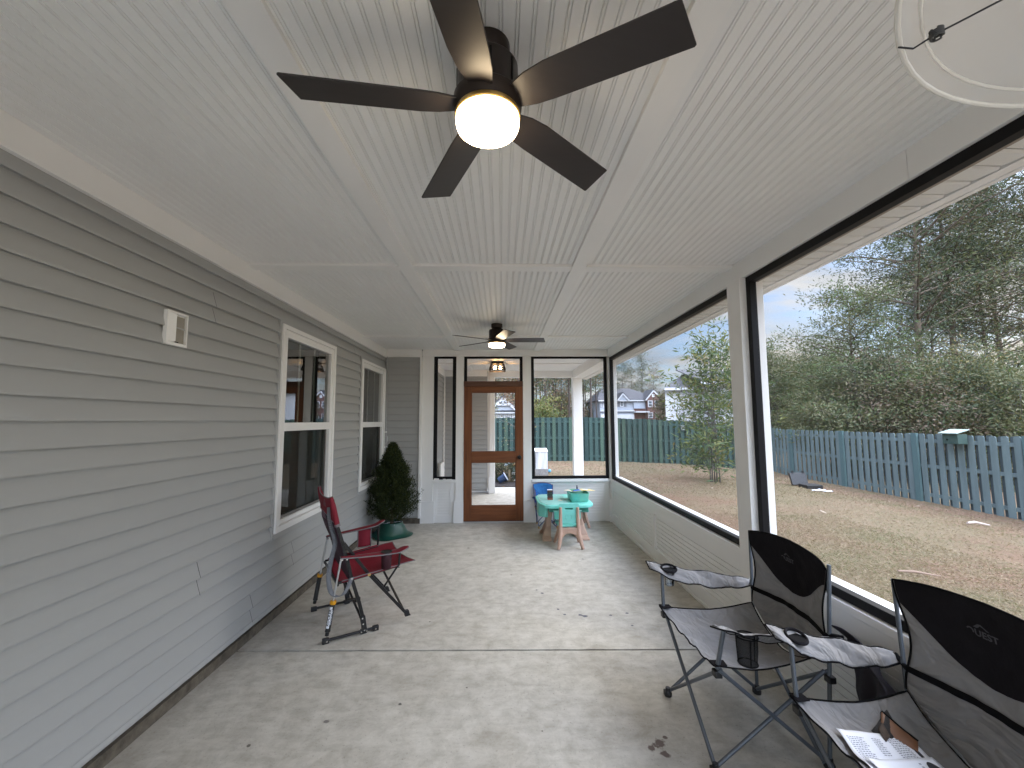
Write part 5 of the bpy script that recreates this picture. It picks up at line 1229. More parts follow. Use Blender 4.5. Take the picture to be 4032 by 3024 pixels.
m = MB(); m.prism([(0.742, 5.545), (0.795, 5.535), (0.802, 5.575), (0.755, 5.585)], 0.4848, 0.490); o = m.build('card', mat('cream_card', (0.75, 0.70, 0.55), 0.6)); tag(o, 'small cream card lying flat on the play table', 'card')
def bin_():
    cx, cy, z0 = 1.015, 5.62, 0.4765
    t = thing('storage_bin', 'mint plastic bin on the right end of the play table', 'bin', (cx, cy, z0))
    m = MB(); prof = [(0.0, 0.0), (0.004, 0.01), (0.014, 0.10), (0.016, 0.104)]
    B0 = rounded([(-0.115, -0.15), (0.115, -0.15), (0.115, 0.15), (-0.115, 0.15)], 0.04, 5)
    n = len(B0)
    for sc, z in ((0.96, 0.0), (1.0, 0.008), (1.10, 0.105), (1.14, 0.105), (1.14, 0.112), (1.07, 0.112), (0.97, 0.012)):
        m.v += [(cx+p[0]*sc, cy+p[1]*sc, z0+z) for p in B0]
    for i in range(6):
        for k in range(n): k2 = (k+1) % n; m.f.append((i*n+k, i*n+k2, (i+1)*n+k2, (i+1)*n+k)); m.mi.append(0)
    m.f.append(tuple(range(n))[::-1]); m.mi.append(0); m.f.append(tuple(range(6*n, 7*n))); m.mi.append(0)
    m.build('tub', mat('translucent_teal', (0.05, 0.42, 0.40), 0.4, col2=(0.25, 0.55, 0.42), vscale=5), t, smooth=True)
    # open picture books lying across the bin
    bm = [mat('book_blue', (0.04, 0.16, 0.55), 0.5), mat('book_yellow', (0.80, 0.62, 0.22), 0.5), mat('book_cream', (0.78, 0.74, 0.62), 0.5), mat('book_green', (0.05, 0.45, 0.22), 0.5)]
    z = z0+0.114
    def page(name, label, A, B_, C_, D_, zz, mm, bend=0.008):
        m = MB(); m.grid(lambda u, v: (lerp(lerp(A[0], B_[0], u), lerp(D_[0], C_[0], u), v), lerp(lerp(A[1], B_[1], u), lerp(D_[1], C_[1], u), v), zz+bend*math.sin(math.pi*u)-0.004*v), 12, 4)
        o = m.build(name, mm, solid=0.003, smooth=True); tag(o, label, 'book', 'picture books on the mint bin'); return o
    a = page('picture_book', 'green book half hidden in the middle of the mint bin', (0.93, 5.66), (1.06, 5.64), (1.06, 5.76), (0.92, 5.76), z+0.004, bm[3])
    b = page('picture_book', 'open cream page sticking out to the left of the mint bin', (0.835, 5.63), (0.93, 5.58), (0.95, 5.72), (0.86, 5.75), z+0.003, bm[2])
    c = page('picture_book', 'open blue and yellow picture book spread over the right of the mint bin', (0.93, 5.50), (1.24, 5.58), (1.19, 5.74), (0.95, 5.66), z+0.012, bm[1], 0.012)
    m = MB(); m.grid(lambda u, v: (lerp(lerp(0.935, 1.045, u), lerp(0.955, 1.04, u), v), lerp(lerp(5.505, 5.53, u), lerp(5.645, 5.67, u), v), z+0.0150+0.012*math.sin(math.pi*u*0.35)-0.004*v+0.0015), 8, 4); m.build('blue_picture', bm[0], c, smooth=True, solid=0.001)
    m = MB(); m.grid(lambda u, v: (lerp(1.08, 1.16, u)+0.0*v, lerp(5.60, 5.62, u)+0.07*v, z+0.0262-0.003*u-0.003*v), 4, 4); m.build('white_picture', PAPER, c, smooth=True)
    m = MB(); m.lathe([(0.010, 0), (0.011, 0.022), (0.006, 0.028), (0.008, 0.036), (0.007, 0.044), (0.002, 0.048)], (1.02, 5.69, z+0.022), 14); o = m.build('toy_figure', mat('navy_plastic', (0.02, 0.03, 0.09), 0.4), smooth=True); tag(o, 'tiny dark blue toy figure standing on the books', 'toy')
bin_()
# clear round dish hanging from the ceiling by a thin wire, near the viewer
def hanging_dish():
    c = Vector((0.523, 0.108, 1.85)); t = thing('hanging_dish', 'large clear plastic dish with a pale rim hanging overhead at the upper right', 'dish', tuple(c))
    PL = bpy.data.materials.new('cloudy_plastic'); PL.use_nodes = True; nt_ = PL.node_tree; b = nt_.nodes['Principled BSDF']; b.inputs['Base Color'].default_value = (0.80, 0.77, 0.72, 1); b.inputs['Roughness'].default_value = 0.3
    tr = nt_.nodes.new('ShaderNodeBsdfTransparent'); mi = nt_.nodes.new('ShaderNodeMixShader'); mi.inputs[0].default_value = 0.42; o_ = nt_.nodes['Material Output']; nt_.links.new(tr.outputs[0], mi.inputs[1]); nt_.links.new(b.outputs[0], mi.inputs[2]); nt_.links.new(mi.outputs[0], o_.inputs[0])
    Rr = 0.28
    m = MB(); m.lathe([(Rr, 0.0), (Rr*0.985, 0.006), (Rr*0.93, 0.020), (Rr*0.7, 0.034), (0.02, 0.045)], c, 64, cap0=False); m.build('bowl', PL, t, smooth=True)
    m = MB(); m.tube([(c.x+Rr*math.cos(a), c.y+Rr*math.sin(a), c.z) for a in np.linspace(0, 2*math.pi, 73)[:-1]], 0.0022, 8, closed=True); m.build('rim', mat('pale_rim', (0.75, 0.72, 0.66), 0.25), t, smooth=True)
    m = MB(); m.tube([(c.x+Rr*0.95*math.cos(a), c.y+Rr*0.95*math.sin(a), c.z+0.006) for a in np.linspace(0, 2*math.pi, 73)[:-1]], 0.0014, 6, closed=True); m.build('inner_rim', MATS['pale_rim'], t, smooth=True)
    m = MB(); m.tube([(c.x+Rr*0.93*math.cos(a), c.y+Rr*0.93*math.sin(a), c.z+0.021) for a in np.linspace(R(138), R(200), 24)], 0.004, 8); m.build('groove', mat('grey_groove', (0.16, 0.18, 0.19), 0.4), t, smooth=True)
    m = MB(); k = Vector((0.359, 0.307, c.z-0.004)); m.tube([(0.341, 0.322, c.z-0.002), (0.350, 0.318, c.z-0.007), (k.x, k.y, k.z)], 0.0008, 6); m.tube([k, (0.392, 0.262, c.z-0.004), (c.x+Rr*0.55, c.y-Rr*0.80, c.z)], 0.0008, 6)
    m.build('wire', INK, t, smooth=True)
    m = MB()
    for q in range(5): m.tube([(k.x+0.004*math.cos(a+q), k.y+0.004*math.sin(a+q), k.z+0.0015*(q-2)) for a in np.linspace(0, 5.5, 14)], 0.0009, 5)
    m.build('wire_coil', mat('dull_wire', (0.06, 0.06, 0.06), 0.5), t, smooth=True)
    m = MB(); m.tube([(c.x, c.y, c.z+0.045), (c.x, c.y, ZC)], 0.0015, 6); m.build('hanger', INK, t)
hanging_dish()
# ================================================================== YARD
def at(px, Y): return (px-1972.0)/1640.0*Y
def hz(py, Y): return 1.53 + (1663.0-py)/1640.0*Y
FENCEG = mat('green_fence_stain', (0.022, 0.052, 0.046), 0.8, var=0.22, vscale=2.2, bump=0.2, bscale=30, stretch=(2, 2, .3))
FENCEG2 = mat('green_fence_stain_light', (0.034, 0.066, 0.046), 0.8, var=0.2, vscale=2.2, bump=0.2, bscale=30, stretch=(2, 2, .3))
FENCEB = mat('pale_blue_green_stain', (0.112, 0.152, 0.155), 0.8, var=0.22, vscale=3, bump=0.25, bscale=30, stretch=(2, 2, .25))  # lighter, bluer and greyer than the back fence stain
FENCED = mat('shaded_rear_and_post_stain', (0.010, 0.030, 0.028), 0.85, var=0.2, vscale=3)  # shade on the rear boards put into the colour; same tone on posts
def fence(name, label, a, b, axis, fixed, mfront, mback, mpost, bay=2.43, sgn=-1, midz=0.94, alt=None, start=0.0):
    """board-on-board fence; boards on both faces of the rails; sgn = side that faces the porch"""
    t = thing(name, label, 'fence', ((a, fixed, ground_z(a, fixed)) if axis == 'x' else (fixed, a, ground_z(fixed, a))))
    rr = random.Random(11+int(a)); s = a+start; first = True
    def W(p, q, z): return (p, fixed+q, z) if axis == 'x' else (fixed+q, p, z)
    def gz(p): return ground_z(p, fixed) if axis == 'x' else ground_z(fixed, p)
    edges = [a]
    while s < b: edges.append(s) if s > a+0.3 else None; s += bay
    edges.append(b)
    for e in edges:
        m = MB(); z = gz(e); q = sgn*0.058
        p0, p1 = W(e-0.075, sgn*0.020, z-0.2), W(e+0.075, sgn*0.085, z+1.80)
        m.box(min(p0[0], p1[0]), max(p0[0], p1[0]), min(p0[1], p1[1]), max(p0[1], p1[1]), z-0.3, z+1.795); m.build('post', mpost, t)
    for i in range(len(edges)-1):
        e0, e1 = edges[i]+0.075, edges[i+1]-0.075
        mf, mb, mr = MB(), MB(), MB(); p = e0+0.01; k = 0
        pitch = 0.222; nb = max(1, round((e1-e0)/pitch)); pitch = (e1-e0)/nb
        mb.cur = 0; zc = gz(e0)-.02; A_ = sorted((-sgn*0.034-.009, -sgn*0.034+.009)); p0, p1 = W(e0-0.09, A_[0], zc), W(e0+0.07, A_[1], zc); mb.box(p0[0], p1[0], p0[1], p1[1], zc, zc+1.79)
        for k in range(nb):
            for (mm, off, q) in ((mf, 0.0, sgn*0.034), (mb, pitch/2, -sgn*0.034)):
                c = e0+(k+0.5)*pitch+off
                if c > e1: continue
                w = 0.068; z0 = gz(c)-0.02; z1 = z0+1.80+rr.uniform(-0.008, 0.008); d = 0.009; x = 0.028
                mm.cur = 1 if (alt and rr.random() < 0.30) else 0
                tw = rr.uniform(-.003, .003)
                prof = [(c-w, z0), (c+w, z0), (c+w+tw, z1-x), (c+w-x+tw, z1), (c-w+x+tw, z1), (c-w+tw, z1-x)]
                qa, qb = sorted((q-d, q+d)); n = len(mm.v)
                mm.v += [W(pp[0], qa, pp[1]) for pp in prof]+[W(pp[0], qb, pp[1]) for pp in prof]
                mm.f.append(tuple(range(n, n+6))); mm.f.append(tuple(range(n+6, n+12))[::-1]); mm.mi += [mm.cur]*2
                for j in range(6): mm.f.append((n+j, n+(j+1) % 6, n+6+(j+1) % 6, n+6+j)); mm.mi.append(mm.cur)
        for zz in (0.20, midz, 1.60):
            A = W(e0-0.075, 0, gz(e0)+zz); B_ = W(e1+0.075, 0, gz(e1)+zz); mr = MB(); mr.bar(A, B_, 0.045, 0.085); mr.build('rail', mfront, t)
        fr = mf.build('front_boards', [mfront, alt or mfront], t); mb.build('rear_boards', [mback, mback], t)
    return t
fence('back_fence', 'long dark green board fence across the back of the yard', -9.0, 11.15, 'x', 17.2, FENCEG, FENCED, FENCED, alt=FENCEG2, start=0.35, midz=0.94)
fence('side_fence', 'pale blue green board fence running along the right side of the yard', 3.7, 17.1, 'y', 11.2, FENCEB, mat('blue_fence_rear_shaded', (0.056, 0.075, 0.080), 0.85), mat('blue_fence_post', (0.065, 0.115, 0.118), 0.85), sgn=-1, start=0.05)  # rear boards in a darker copy, shade behind the front boards put in
# nesting box on the side fence, shelf on the back fence
def nest_box():
    t = thing('nesting_box', 'green wooden box with a pale sloping lid fixed to the side fence', 'nesting box', (11.0, 9.9, 0.95))
    m = MB(); m.box(10.86, 11.10, 9.71, 10.06, 0.93, 1.165); m.build('box', mat('dull_green_paint', (0.030, 0.060, 0.050), 0.7), t, bevel=0.004)
    m = MB(); m.prism([(10.80, 1.172), (11.12, 1.262), (11.12, 1.282), (10.80, 1.192)], 9.67, 10.10, 'y'); m.build('lid', mat('pale_lid', (0.28, 0.35, 0.32), 0.6), t, bevel=0.003)
    m = MB(); m.tube([(10.858, 9.95, 1.03), (10.85, 9.95, 1.03)], 0.02, 12); m.build('entrance', BFAB, t)
nest_box()
m = MB(); m.box(7.35, 7.62, 16.92, 17.08, 1.28, 1.30); m.box(7.40, 7.56, 17.02, 17.07, 1.12, 1.28); o = m.build('fence_shelf', mat('pale_shelf', (0.30, 0.32, 0.32), 0.7)); tag(o, 'small pale shelf fixed high on the back fence', 'shelf')

# tool case lying open on the lawn with loose papers
def tool_case():
    z = ground_z(8.5, 11.5)+0.01; t = thing('tool_case', 'open black plastic tool case standing on the dry lawn', 'case', (8.55, 11.55, z))
    m = MB(); m.box(8.42, 8.86, 11.45, 11.80, z, z+0.10); m.build('lower_tray', BPLAST, t, bevel=0.01)
    m = MB(); m.prism([(-0.27, 0.0), (0.20, 0.0), (0.20, 0.36), (-0.27, 0.36)], 0.0, 0.07, 'y')
    a = R(-20); m.v = [(8.55+x, 11.82+y*math.cos(a)-zz*math.sin(a), z+0.05+y*math.sin(a)+zz*math.cos(a)) for x, y, zz in m.v]; l = m.build('case_lid', BPLAST, t, bevel=0.015)
    m = MB()
    for x in (-0.20, 0.10): m.box(8.55+x, 8.60+x, 11.93, 11.97, z+0.36, z+0.44)
    m.build('latch', BPLAST, l, bevel=0.004)
tool_case()
for (x, y, w, l, a, lb) in ((8.42, 11.05, .30, .16, .3, 'white sheet of paper on the lawn at the left of the tool case'), (8.62, 11.02, .26, .09, -.5, 'crumpled pale strip of paper on the lawn in front of the tool case')):
    m = MB(); z = ground_z(x, y)+0.03
    m.grid(lambda u, v: (x+(u-.5)*w*math.cos(a)-(v-.5)*l*math.sin(a), y+(u-.5)*w*math.sin(a)+(v-.5)*l*math.cos(a), z+0.025*mnz(u*3+x, v*3, 1)+0.012), 10, 6); o = m.build('loose_paper', PAPER, solid=0.003, smooth=True); tag(o, lb, 'paper')

# utility box, ball and garden things beyond the patio
def utility():
    x0, x1, y0, y1 = at(2106, 12.76), at(2153, 12.76), 12.76, 13.2; z = -0.13
    t = thing('utility_box', 'weathered white metal utility box on a grey block base', 'utility box', ((x0+x1)/2, 12.95, z))
    m = MB(); m.box(x0-0.02, x1+0.01, y0-0.02, y1, z, z+0.20); m.build('base', mat('grey_block', (0.22, 0.21, 0.20), 0.9, var=0.25, vscale=10), t)
    wm = mat('streaked_white_paint', (0.74, 0.74, 0.75), 0.6, col2=(0.38, 0.38, 0.40), vscale=3.0, stretch=(3, 3, .5)); m = MB(); m.box(x0, x1, y0, y1, z+0.20, z+0.72); m.build('cabinet', wm, t, bevel=0.006)
    m = MB(); m.prism([(y0-0.02, z+0.722), (y1, z+0.722), (y1, z+0.80), (y0-0.02, z+0.735)], x0-0.01, x1+0.01, 'x'); m.build('lid', WHITE, t, bevel=0.004)
    m = MB(); m.box(x0-0.16, x0-0.035, y0+0.03, y1, z+0.18, z+0.77); m.build('side_cabinet', WHITE, t, bevel=0.006)
utility()
m = MB()
for i in range(13):
    pass
def sphere(m, c, r, n=18):
    m.lathe([(max(1e-4, r*math.sin(math.pi*i/12)), -r*math.cos(math.pi*i/12)) for i in range(13)], c, n, cap0=False, cap1=False)
m = MB(); sphere(m, (at(2160, 13.4), 13.4, ground_z(1.5, 13.4)+0.06), 0.052); o = m.build('ball', mat('light_blue_ball', (0.10, 0.36, 0.62), 0.35), smooth=True); tag(o, 'light blue ball lying beside the utility box', 'ball')
m = MB(); m.prism(rounded([(-3.0, 10.50), (0.95, 10.50), (1.05, 12.4), (-3.0, 12.6)], 0.3), -0.17, -0.085); o = m.build('mulch_bed', mat('dark_mulch', (0.030, 0.022, 0.020), 0.95, var=0.5, vscale=30, bump=1.0, bscale=50)); tag(o, 'dark mulch bed beyond the patio', 'mulch', kind='structure')
def bucket():
    m = MB(); m.lathe([(0.075, 0.0), (0.10, 0.20), (0.108, 0.205), (0.108, 0.215), (0.095, 0.212), (0.072, 0.01)], (0, 0, 0), 24, cap1=True)
    t = thing('bucket', 'tipped navy blue bucket with a white rim on the mulch beside the pilaster', 'bucket', (0.02, 11.0, 0.03))
    M = Matrix.Rotation(R(60), 4, 'Y'); m.v = [tuple(M @ Vector((a[0], a[1], a[2]-0.1))) for a in m.v]; m.build('pail', mat('navy_bucket', (0.035, 0.07, 0.16), 0.45), t, smooth=True, local=True)
    m = MB(); m.tube([(0.110*math.cos(a), 0.110*math.sin(a), 0.112) for a in np.linspace(0, 2*math.pi, 25)[:-1]], 0.010, 8, closed=True); m.v = [tuple(M @ Vector(a)) for a in m.v]; m.build('rim', mat('bluish_white', (0.62, 0.68, 0.78), 0.5), t, smooth=True, local=True)
bucket()
def toys():
    t = thing('toy_playset', 'plastic toy playset in white, orange and green beyond the mulch bed', 'toy', (0.50, 11.6, -0.1))
    x0 = at(2012, 11.6)
    m = MB(); m.box(x0, x0+0.5, 11.4, 11.8, -0.10, -0.04); m.box(x0, x0+0.5, 11.4, 11.8, 0.08, 0.14); m.build('shelf', WHITE, t, bevel=0.01)
    m = MB(); m.box(x0+0.02, x0+0.5, 11.45, 11.75, -0.04, 0.08); m.build('box', mat('dull_green_plastic', (0.06, 0.12, 0.09), 0.5), t)
    m = MB(); m.bar((x0-0.20, 11.6, 0.30), (x0+0.35, 11.6, 0.62), 0.30, 0.035); m.build('slide', mat('pale_blue_slide', (0.55, 0.62, 0.70), 0.4), t, bevel=0.006)
    m = MB(); m.bar((x0+0.05, 11.7, 0.28), (x0+0.4, 11.7, 0.44), 0.22, 0.05); m.build('ramp', mat('orange_plastic', (0.65, 0.24, 0.05), 0.45), t, bevel=0.006)
    m = MB(); m.box(x0+0.02, x0+0.4, 11.42, 11.7, 0.145, 0.26); m.build('seat', mat('grey_green_plastic', (0.20, 0.27, 0.25), 0.45), t, bevel=0.03)
    m = MB(); m.box(x0-0.09, x0-0.04, 11.3, 11.35, -0.08, 0.22); o = m.build('wooden_stake', mat('tan_stake', (0.42, 0.32, 0.20), 0.8)); tag(o, 'short tan stake in the mulch beside the toys', 'stake')
toys()
# white slatted guard against the patio wall
def guard():
    t = thing('slatted_guard', 'low white slatted guard standing against the siding on the outer patio', 'guard', (-1.20, 8.3, 0))
    m = MB(); m.box(-1.245, -1.13, 8.30, 8.33, -0.012, 0.03); m.box(-1.245, -1.13, 8.30, 8.33, 0.70, 0.735); m.box(-1.15, -1.12, 7.9, 8.335, -0.012, 0.735); m.box(-1.245, -1.13, 8.30, 8.33, 0.36, 0.39); m.box(-1.248, -1.235, 8.295, 8.33, -0.012, 0.735); m.build('frame', WHITE, t, bevel=0.003)
    m = MB()
    for i in range(5): m.box(-1.232+i*0.018, -1.224+i*0.018, 8.305, 8.325, 0.03, 0.70)
    m.build('slats', WHITE, t)
guard()

# ------------------------------------------------------------------ vegetation
LM = {}
def lm_(name, c, tr=0.25):
    if name not in LM: LM[name] = leafmat(name, c, tr)
    return LM[name]
PN = [lm_('pine_dark', (0.042, 0.056, 0.034)), lm_('pine_mid', (0.070, 0.090, 0.050)), lm_('pine_olive', (0.115, 0.122, 0.062)), lm_('pine_brown', (0.140, 0.110, 0.075))]
BR = [lm_('dry_brown', (0.165, 0.125, 0.095)), lm_('dry_tan', (0.25, 0.20, 0.135)), lm_('dry_olive', (0.13, 0.125, 0.070)), lm_('dry_rust', (0.19, 0.115, 0.075))]
YG = [lm_('yellow_green', (0.150, 0.165, 0.062), 0.35), lm_('fresh_green', (0.085, 0.120, 0.048), 0.3), lm_('mid_green', (0.062, 0.095, 0.044), 0.3), lm_('yellowing', (0.22, 0.185, 0.085), 0.35)]
GREYB_ = mat('grey_bark', (0.085, 0.075, 0.065), 0.9, var=0.3, vscale=8, bump=0.5, bscale=30, stretch=(1, 1, .25))
def tree(name, label, cat, H, r0, crown0, spread, nbr, nclump, per, leaf, mats, weights, seed, shape='pine', bark=None, group=None, multi=1, lean=0.0, droop=0.0, clump=0.30, base=(0, 0, 0)):
    """tapered trunk with limbs, and a crown of leaf-sized faces in clumps strung along the limbs"""
    rng = np.random.default_rng(seed); rnd = random.Random(seed)
    t = thing(name, label, cat, base, group)
    m = MB(); cs, ds = [], []
    for q in range(multi):
        ax = rnd.uniform(0, 6.28); ox, oy = (0, 0) if multi == 1 else (0.16*math.cos(ax+q), 0.16*math.sin(ax+q))
        top = Vector((ox+lean*H+(0 if multi == 1 else rnd.uniform(-.3, .3)*spread), oy+(0 if multi == 1 else rnd.uniform(-.3, .3)*spread), H*(1 if q == 0 else rnd.uniform(0.75, 0.95))))
        npt = 9; pts = []
        for i in range(npt):
            f = i/(npt-1); p = Vector((ox, oy, -0.15)).lerp(top, f); wob = 0.02*H*math.sin(f*5+q)*f*(1-f)*2
            pts.append(Vector((p.x+wob, p.y+wob*0.6, p.z)))
        rad = [max(0.006, r0*(1-0.93*i/(npt-1))*(1 if multi == 1 else 0.6)) for i in range(npt)]
        m.tube(pts, rad, 9)
        nb = nbr if multi == 1 else int(nbr/multi)+1
        for b_ in range(nb):
            f = (b_+rnd.random())/nb; zf = crown0+(1-crown0)*f
            P = pts[min(npt-2, int(zf*(npt-1)))].lerp(pts[min(npt-1, int(zf*(npt-1))+1)], zf*(npt-1)-int(zf*(npt-1)))
            if shape == 'pine': ln = spread*(0.55+0.6*rnd.random())*math.sqrt(max(0.03, math.sin(math.pi*min(0.97, 0.22+0.80*f))))
            elif shape == 'cone': ln = spread*(1.05-f)*(0.75+0.4*rnd.random())
            else: ln = spread*(0.55+0.5*rnd.random())*math.sqrt(max(0.05, math.sin(math.pi*min(0.96, 0.12+0.86*f))))
            a = rnd.uniform(0, 6.283); rise = rnd.uniform(0.05, 0.55) if shape != 'cone' else rnd.uniform(-.05, .35)
            tip = P+Vector((math.cos(a)*ln, math.sin(a)*ln, ln*(rise-droop))); mid = P.lerp(tip, 0.5)+Vector((0, 0, 0.08*ln))
            rb = max(0.006, min(r0*0.28, 0.010+0.012*ln))
            m.tube([P, mid, tip], [rb, rb*0.6, rb*0.25], 5, cap=False)
            nc = max(1, int(nclump*(0.4+0.6*ln/spread)))
            for c_ in range(nc):
                g = rnd.uniform(0.30, 1.05); base_ = (P.lerp(mid, g*2) if g < 0.5 else mid.lerp(tip, g*2-1)); sz = clump*(0.6+0.8*rnd.random())
                off = Vector((rnd.gauss(0, 1), rnd.gauss(0, 1), rnd.gauss(0, 0.6)))*sz*0.9
                cc = base_+off
                if c_ % 2 == 0: m.tube([base_, cc], [rb*0.35, rb*0.12], 4, cap=False)
                k = rng.normal(0, 1, (per, 3))*np.array([sz, sz, sz*0.55])*0.62
                cs.append(np.array(cc)+k); d = k/ (np.linalg.norm(k, axis=1)[:, None]+1e-6)+rng.normal(0, 0.5, (per, 3))+np.array([0, 0, 0.25]); ds.append(d)
    m.build('trunk', bark or BARK, t, smooth=True, local=True, fixn=False)
    C_ = np.concatenate(cs); D_ = np.concatenate(ds); n = len(C_)
    # clumps share a tone so the crown shows light and dark masses
    tones = np.repeat(rng.choice(len(mats), len(cs), p=weights), per); flip = rng.random(n) < 0.25; tones[flip] = rng.choice(len(mats), flip.sum(), p=weights)
    C_[:, 2] = np.maximum(C_[:, 2], 0.02)
    leafmesh('crown', mats, C_, D_, rng.uniform(0.7, 1.3, n)*leaf[0], rng.uniform(0.7, 1.3, n)*leaf[1], t, tones, rng)
    return t
def put(t, px, Y, z=None, rot=0.0, s=1.0, first=False, label=None, sz=None, X=None):
    o = t if first else copy_tree(t); x = at(px, Y) if X is None else X
    o.location = (x, Y, ground_z(x, Y) if z is None else z); o.rotation_euler = (0, 0, rot); o.scale = (s, s, sz or s)
    if label: o['label'] = label
    return o
# young multi-stemmed tree in the yard
tr_ = tree('young_tree', 'bushy young tree with several thin stems and long yellow green leaves in the lawn', 'tree', 4.5, 0.036, 0.10, 1.15, 84, 8, 8, (0.18, 0.044), YG, [0.28, 0.34, 0.32, 0.06], 21, shape='round', multi=5, bark=GREYB_, clump=0.21)
put(tr_, 2818, 11.6, first=True, rot=0.4)
# tall pines beyond the side fence
GP_ = 'tall pines beyond the side fence'
pA = tree('pine_tree', 'tall broad pine beyond the side fence, its limbs reaching furthest left against the sky', 'pine', 14.5, 0.19, 0.32, 3.9, 60, 10, 50, (0.17, 0.040), PN, [0.34, 0.34, 0.20, 0.12], 31, clump=0.50, group=GP_)
put(pA, 3700, 17.5, first=True, rot=2.2)
pB = tree('pine_tree', 'tall dense pine beyond the side fence, close to the right of the broad one', 'pine', 16.0, 0.17, 0.34, 3.3, 54, 11, 52, (0.17, 0.040), PN, [0.40, 0.34, 0.16, 0.10], 32, clump=0.52, group=GP_)
put(pB, 3823, 18.5, first=True)
put(pA, 4010, 22.0, rot=4.0, s=1.0, label='tall thin-crowned pine furthest right beyond the side fence')
put(pB, 4300, 17.0, rot=1.2, s=1.0, label='pine beyond the side fence outside the right edge')
# a leafless tree with rusty twigs between them
bare = tree('bare_tree', 'mostly bare brown tree with fine twigs against the bright sky at the far right', 'tree', 12.0, 0.12, 0.15, 3.6, 70, 9, 26, (0.11, 0.020), BR, [0.40, 0.30, 0.15, 0.15], 41, shape='round', bark=GREYB_, clump=0.55)
put(bare, 3960, 19.0, first=True)
bare2 = put(bare, 3740, 22.5, rot=2.0, s=0.9, label='brown twiggy tree standing behind the two tall pines')
tC = tree('evergreen_tree', 'lower green evergreen with upswept limbs at the left of the tall pines', 'tree', 7.3, 0.10, 0.10, 2.5, 62, 9, 44, (0.15, 0.036), [PN[1], PN[2], YG[1], BR[2]], [0.32, 0.32, 0.16, 0.20], 43, shape='round', clump=0.42)
put(tC, 3395, 16.6, first=True, rot=1.0)
# hedge of mixed bushes behind the fence
GB_ = 'bushes behind the side fence'
def bush(label, H, sp, mats, w, seed, leaf=(0.13, 0.042), n=46, per=50, name='bush', group=GB_, clump=0.42):
    return tree(name, label, 'bush', H, 0.05, 0.04, sp, n, 8, per, leaf, mats, w, seed, shape='round', multi=4, bark=GREYB_, clump=clump, group=group)
b1 = bush('olive green bush behind the fence under the left pine limbs', 4.3, 2.2, [PN[1], PN[2], BR[2], YG[1]], [.3, .3, .25, .15], 51); put(b1, 3420, 15.2, first=True)
b2 = bush('grey brown bush with thin dry leaves in the middle behind the fence', 4.2, 2.1, [BR[0], BR[2], PN[3], PN[1]], [.35, .25, .2, .2], 52); put(b2, 3640, 14.6, first=True)
b3 = bush('yellowish olive bush behind the fence to the right of the nesting box', 4.6, 2.2, [BR[2], YG[3], PN[2], PN[1]], [.25, .18, .30, .27], 53); put(b3, 3890, 13.8, first=True)
put(b1, 4060, 12.6, rot=2, s=0.95, label='olive bush behind the fence at the right edge of the view'); put(b2, 3790, 17.0, rot=1.3, s=1.15, label='taller brown green bush at the foot of the tall pines')
put(b3, 3530, 17.2, rot=3, s=1.05, label='olive bush behind the others below the evergreen'); put(b1, 3280, 18.0, rot=4, s=0.85, label='small green bush at the left end of the hedge behind the fence')
# paler trees further left
d1 = tree('small_tree', 'pale green small tree just right of the black screen post beyond the fence', 'tree', 6.2, 0.09, 0.10, 2.7, 54, 8, 46, (0.17, 0.05), [YG[2], PN[2], BR[2], PN[1]], [.3, .28, .22, .2], 61, shape='round', multi=3, bark=GREYB_, clump=0.48, group='pale small trees beyond the fence corner')
put(d1, 3060, 25, first=True); put(d1, 3200, 27, rot=2, s=1.0, label='pale green small tree beyond the fence, second from the screen post')
put(d1, 2960, 30, rot=1, s=1.05, label='pale green small tree mostly hidden behind the white post'); put(b2, 3150, 30, rot=1, s=1.3, label='brownish thicket tree behind the pale small trees')
put(d1, 3320, 33, rot=3.2, s=1.25, label='pale tree furthest behind, left of the evergreen')
# distant pines behind the back fence
GF_ = 'distant pines behind the back fence'
FB = mat('far_bark', (0.055, 0.042, 0.036), 0.9)
f1_ = tree('distant_pine', 'thin distant pine', 'pine', 19.0, 0.13, 0.34, 2.6, 44, 6, 26, (0.30, 0.075), PN, [.3, .35, .22, .13], 71, clump=0.60, group=GF_, bark=FB)
f2_ = tree('distant_pine', 'thin distant pine with brown foliage', 'pine', 17.0, 0.11, 0.26, 2.4, 44, 6, 24, (0.28, 0.07), [PN[1], PN[2], BR[0], BR[3]], [.3, .25, .25, .20], 72, clump=0.55, group=GF_, bark=FB)
rr = random.Random(9)
spots = [(1955, 50, 1), (1985, 44, 2), (2012, 58, 1), (2040, 52, 2), (2072, 47, 1), (2108, 55, 2), (2145, 46, 2), (2176, 50, 1), (2191, 56, 1), (2214, 62, 2), (2243, 48, 1), (2270, 57, 1), (2298, 50, 2), (2327, 46, 1), (2352, 60, 1), (2380, 66, 2), (1928, 62, 2), (2128, 70, 1), (2230, 74, 2), (2310, 72, 1), (2060, 68, 1), (2000, 75, 2), (2165, 66, 2), (2285, 80, 1)]
first = {1: True, 2: True}
for i, (px, Y, k) in enumerate(spots):
    o = put(f1_ if k == 1 else f2_, px, Y, rot=rr.uniform(0, 6), s=rr.uniform(0.9, 1.1), first=first[k]); first[k] = False
    where = 'behind the door opening' if px < 2050 else ('left of the outer white post' if px < 2250 else 'right of the outer white post')
    look = 'green' if k == 1 else 'brown tinged'
    o['label'] = '%s slender pine in the distant row %s' % (look, where)
    o['group'] = 'distant %s pines %s' % (look, where)
for i, (px, Y, s) in enumerate([(2455, 78, .72), (2490, 84, .78), (2535, 80, .80), (2580, 86, .80), (2420, 90, .75), (2700, 92, .62)]):
    o = put(f2_ if i % 2 else f1_, px, Y, rot=i*1.1, s=s); o['label'] = 'sparse distant pine rising behind the brick house'; o['group'] = 'distant pines behind the brick house'
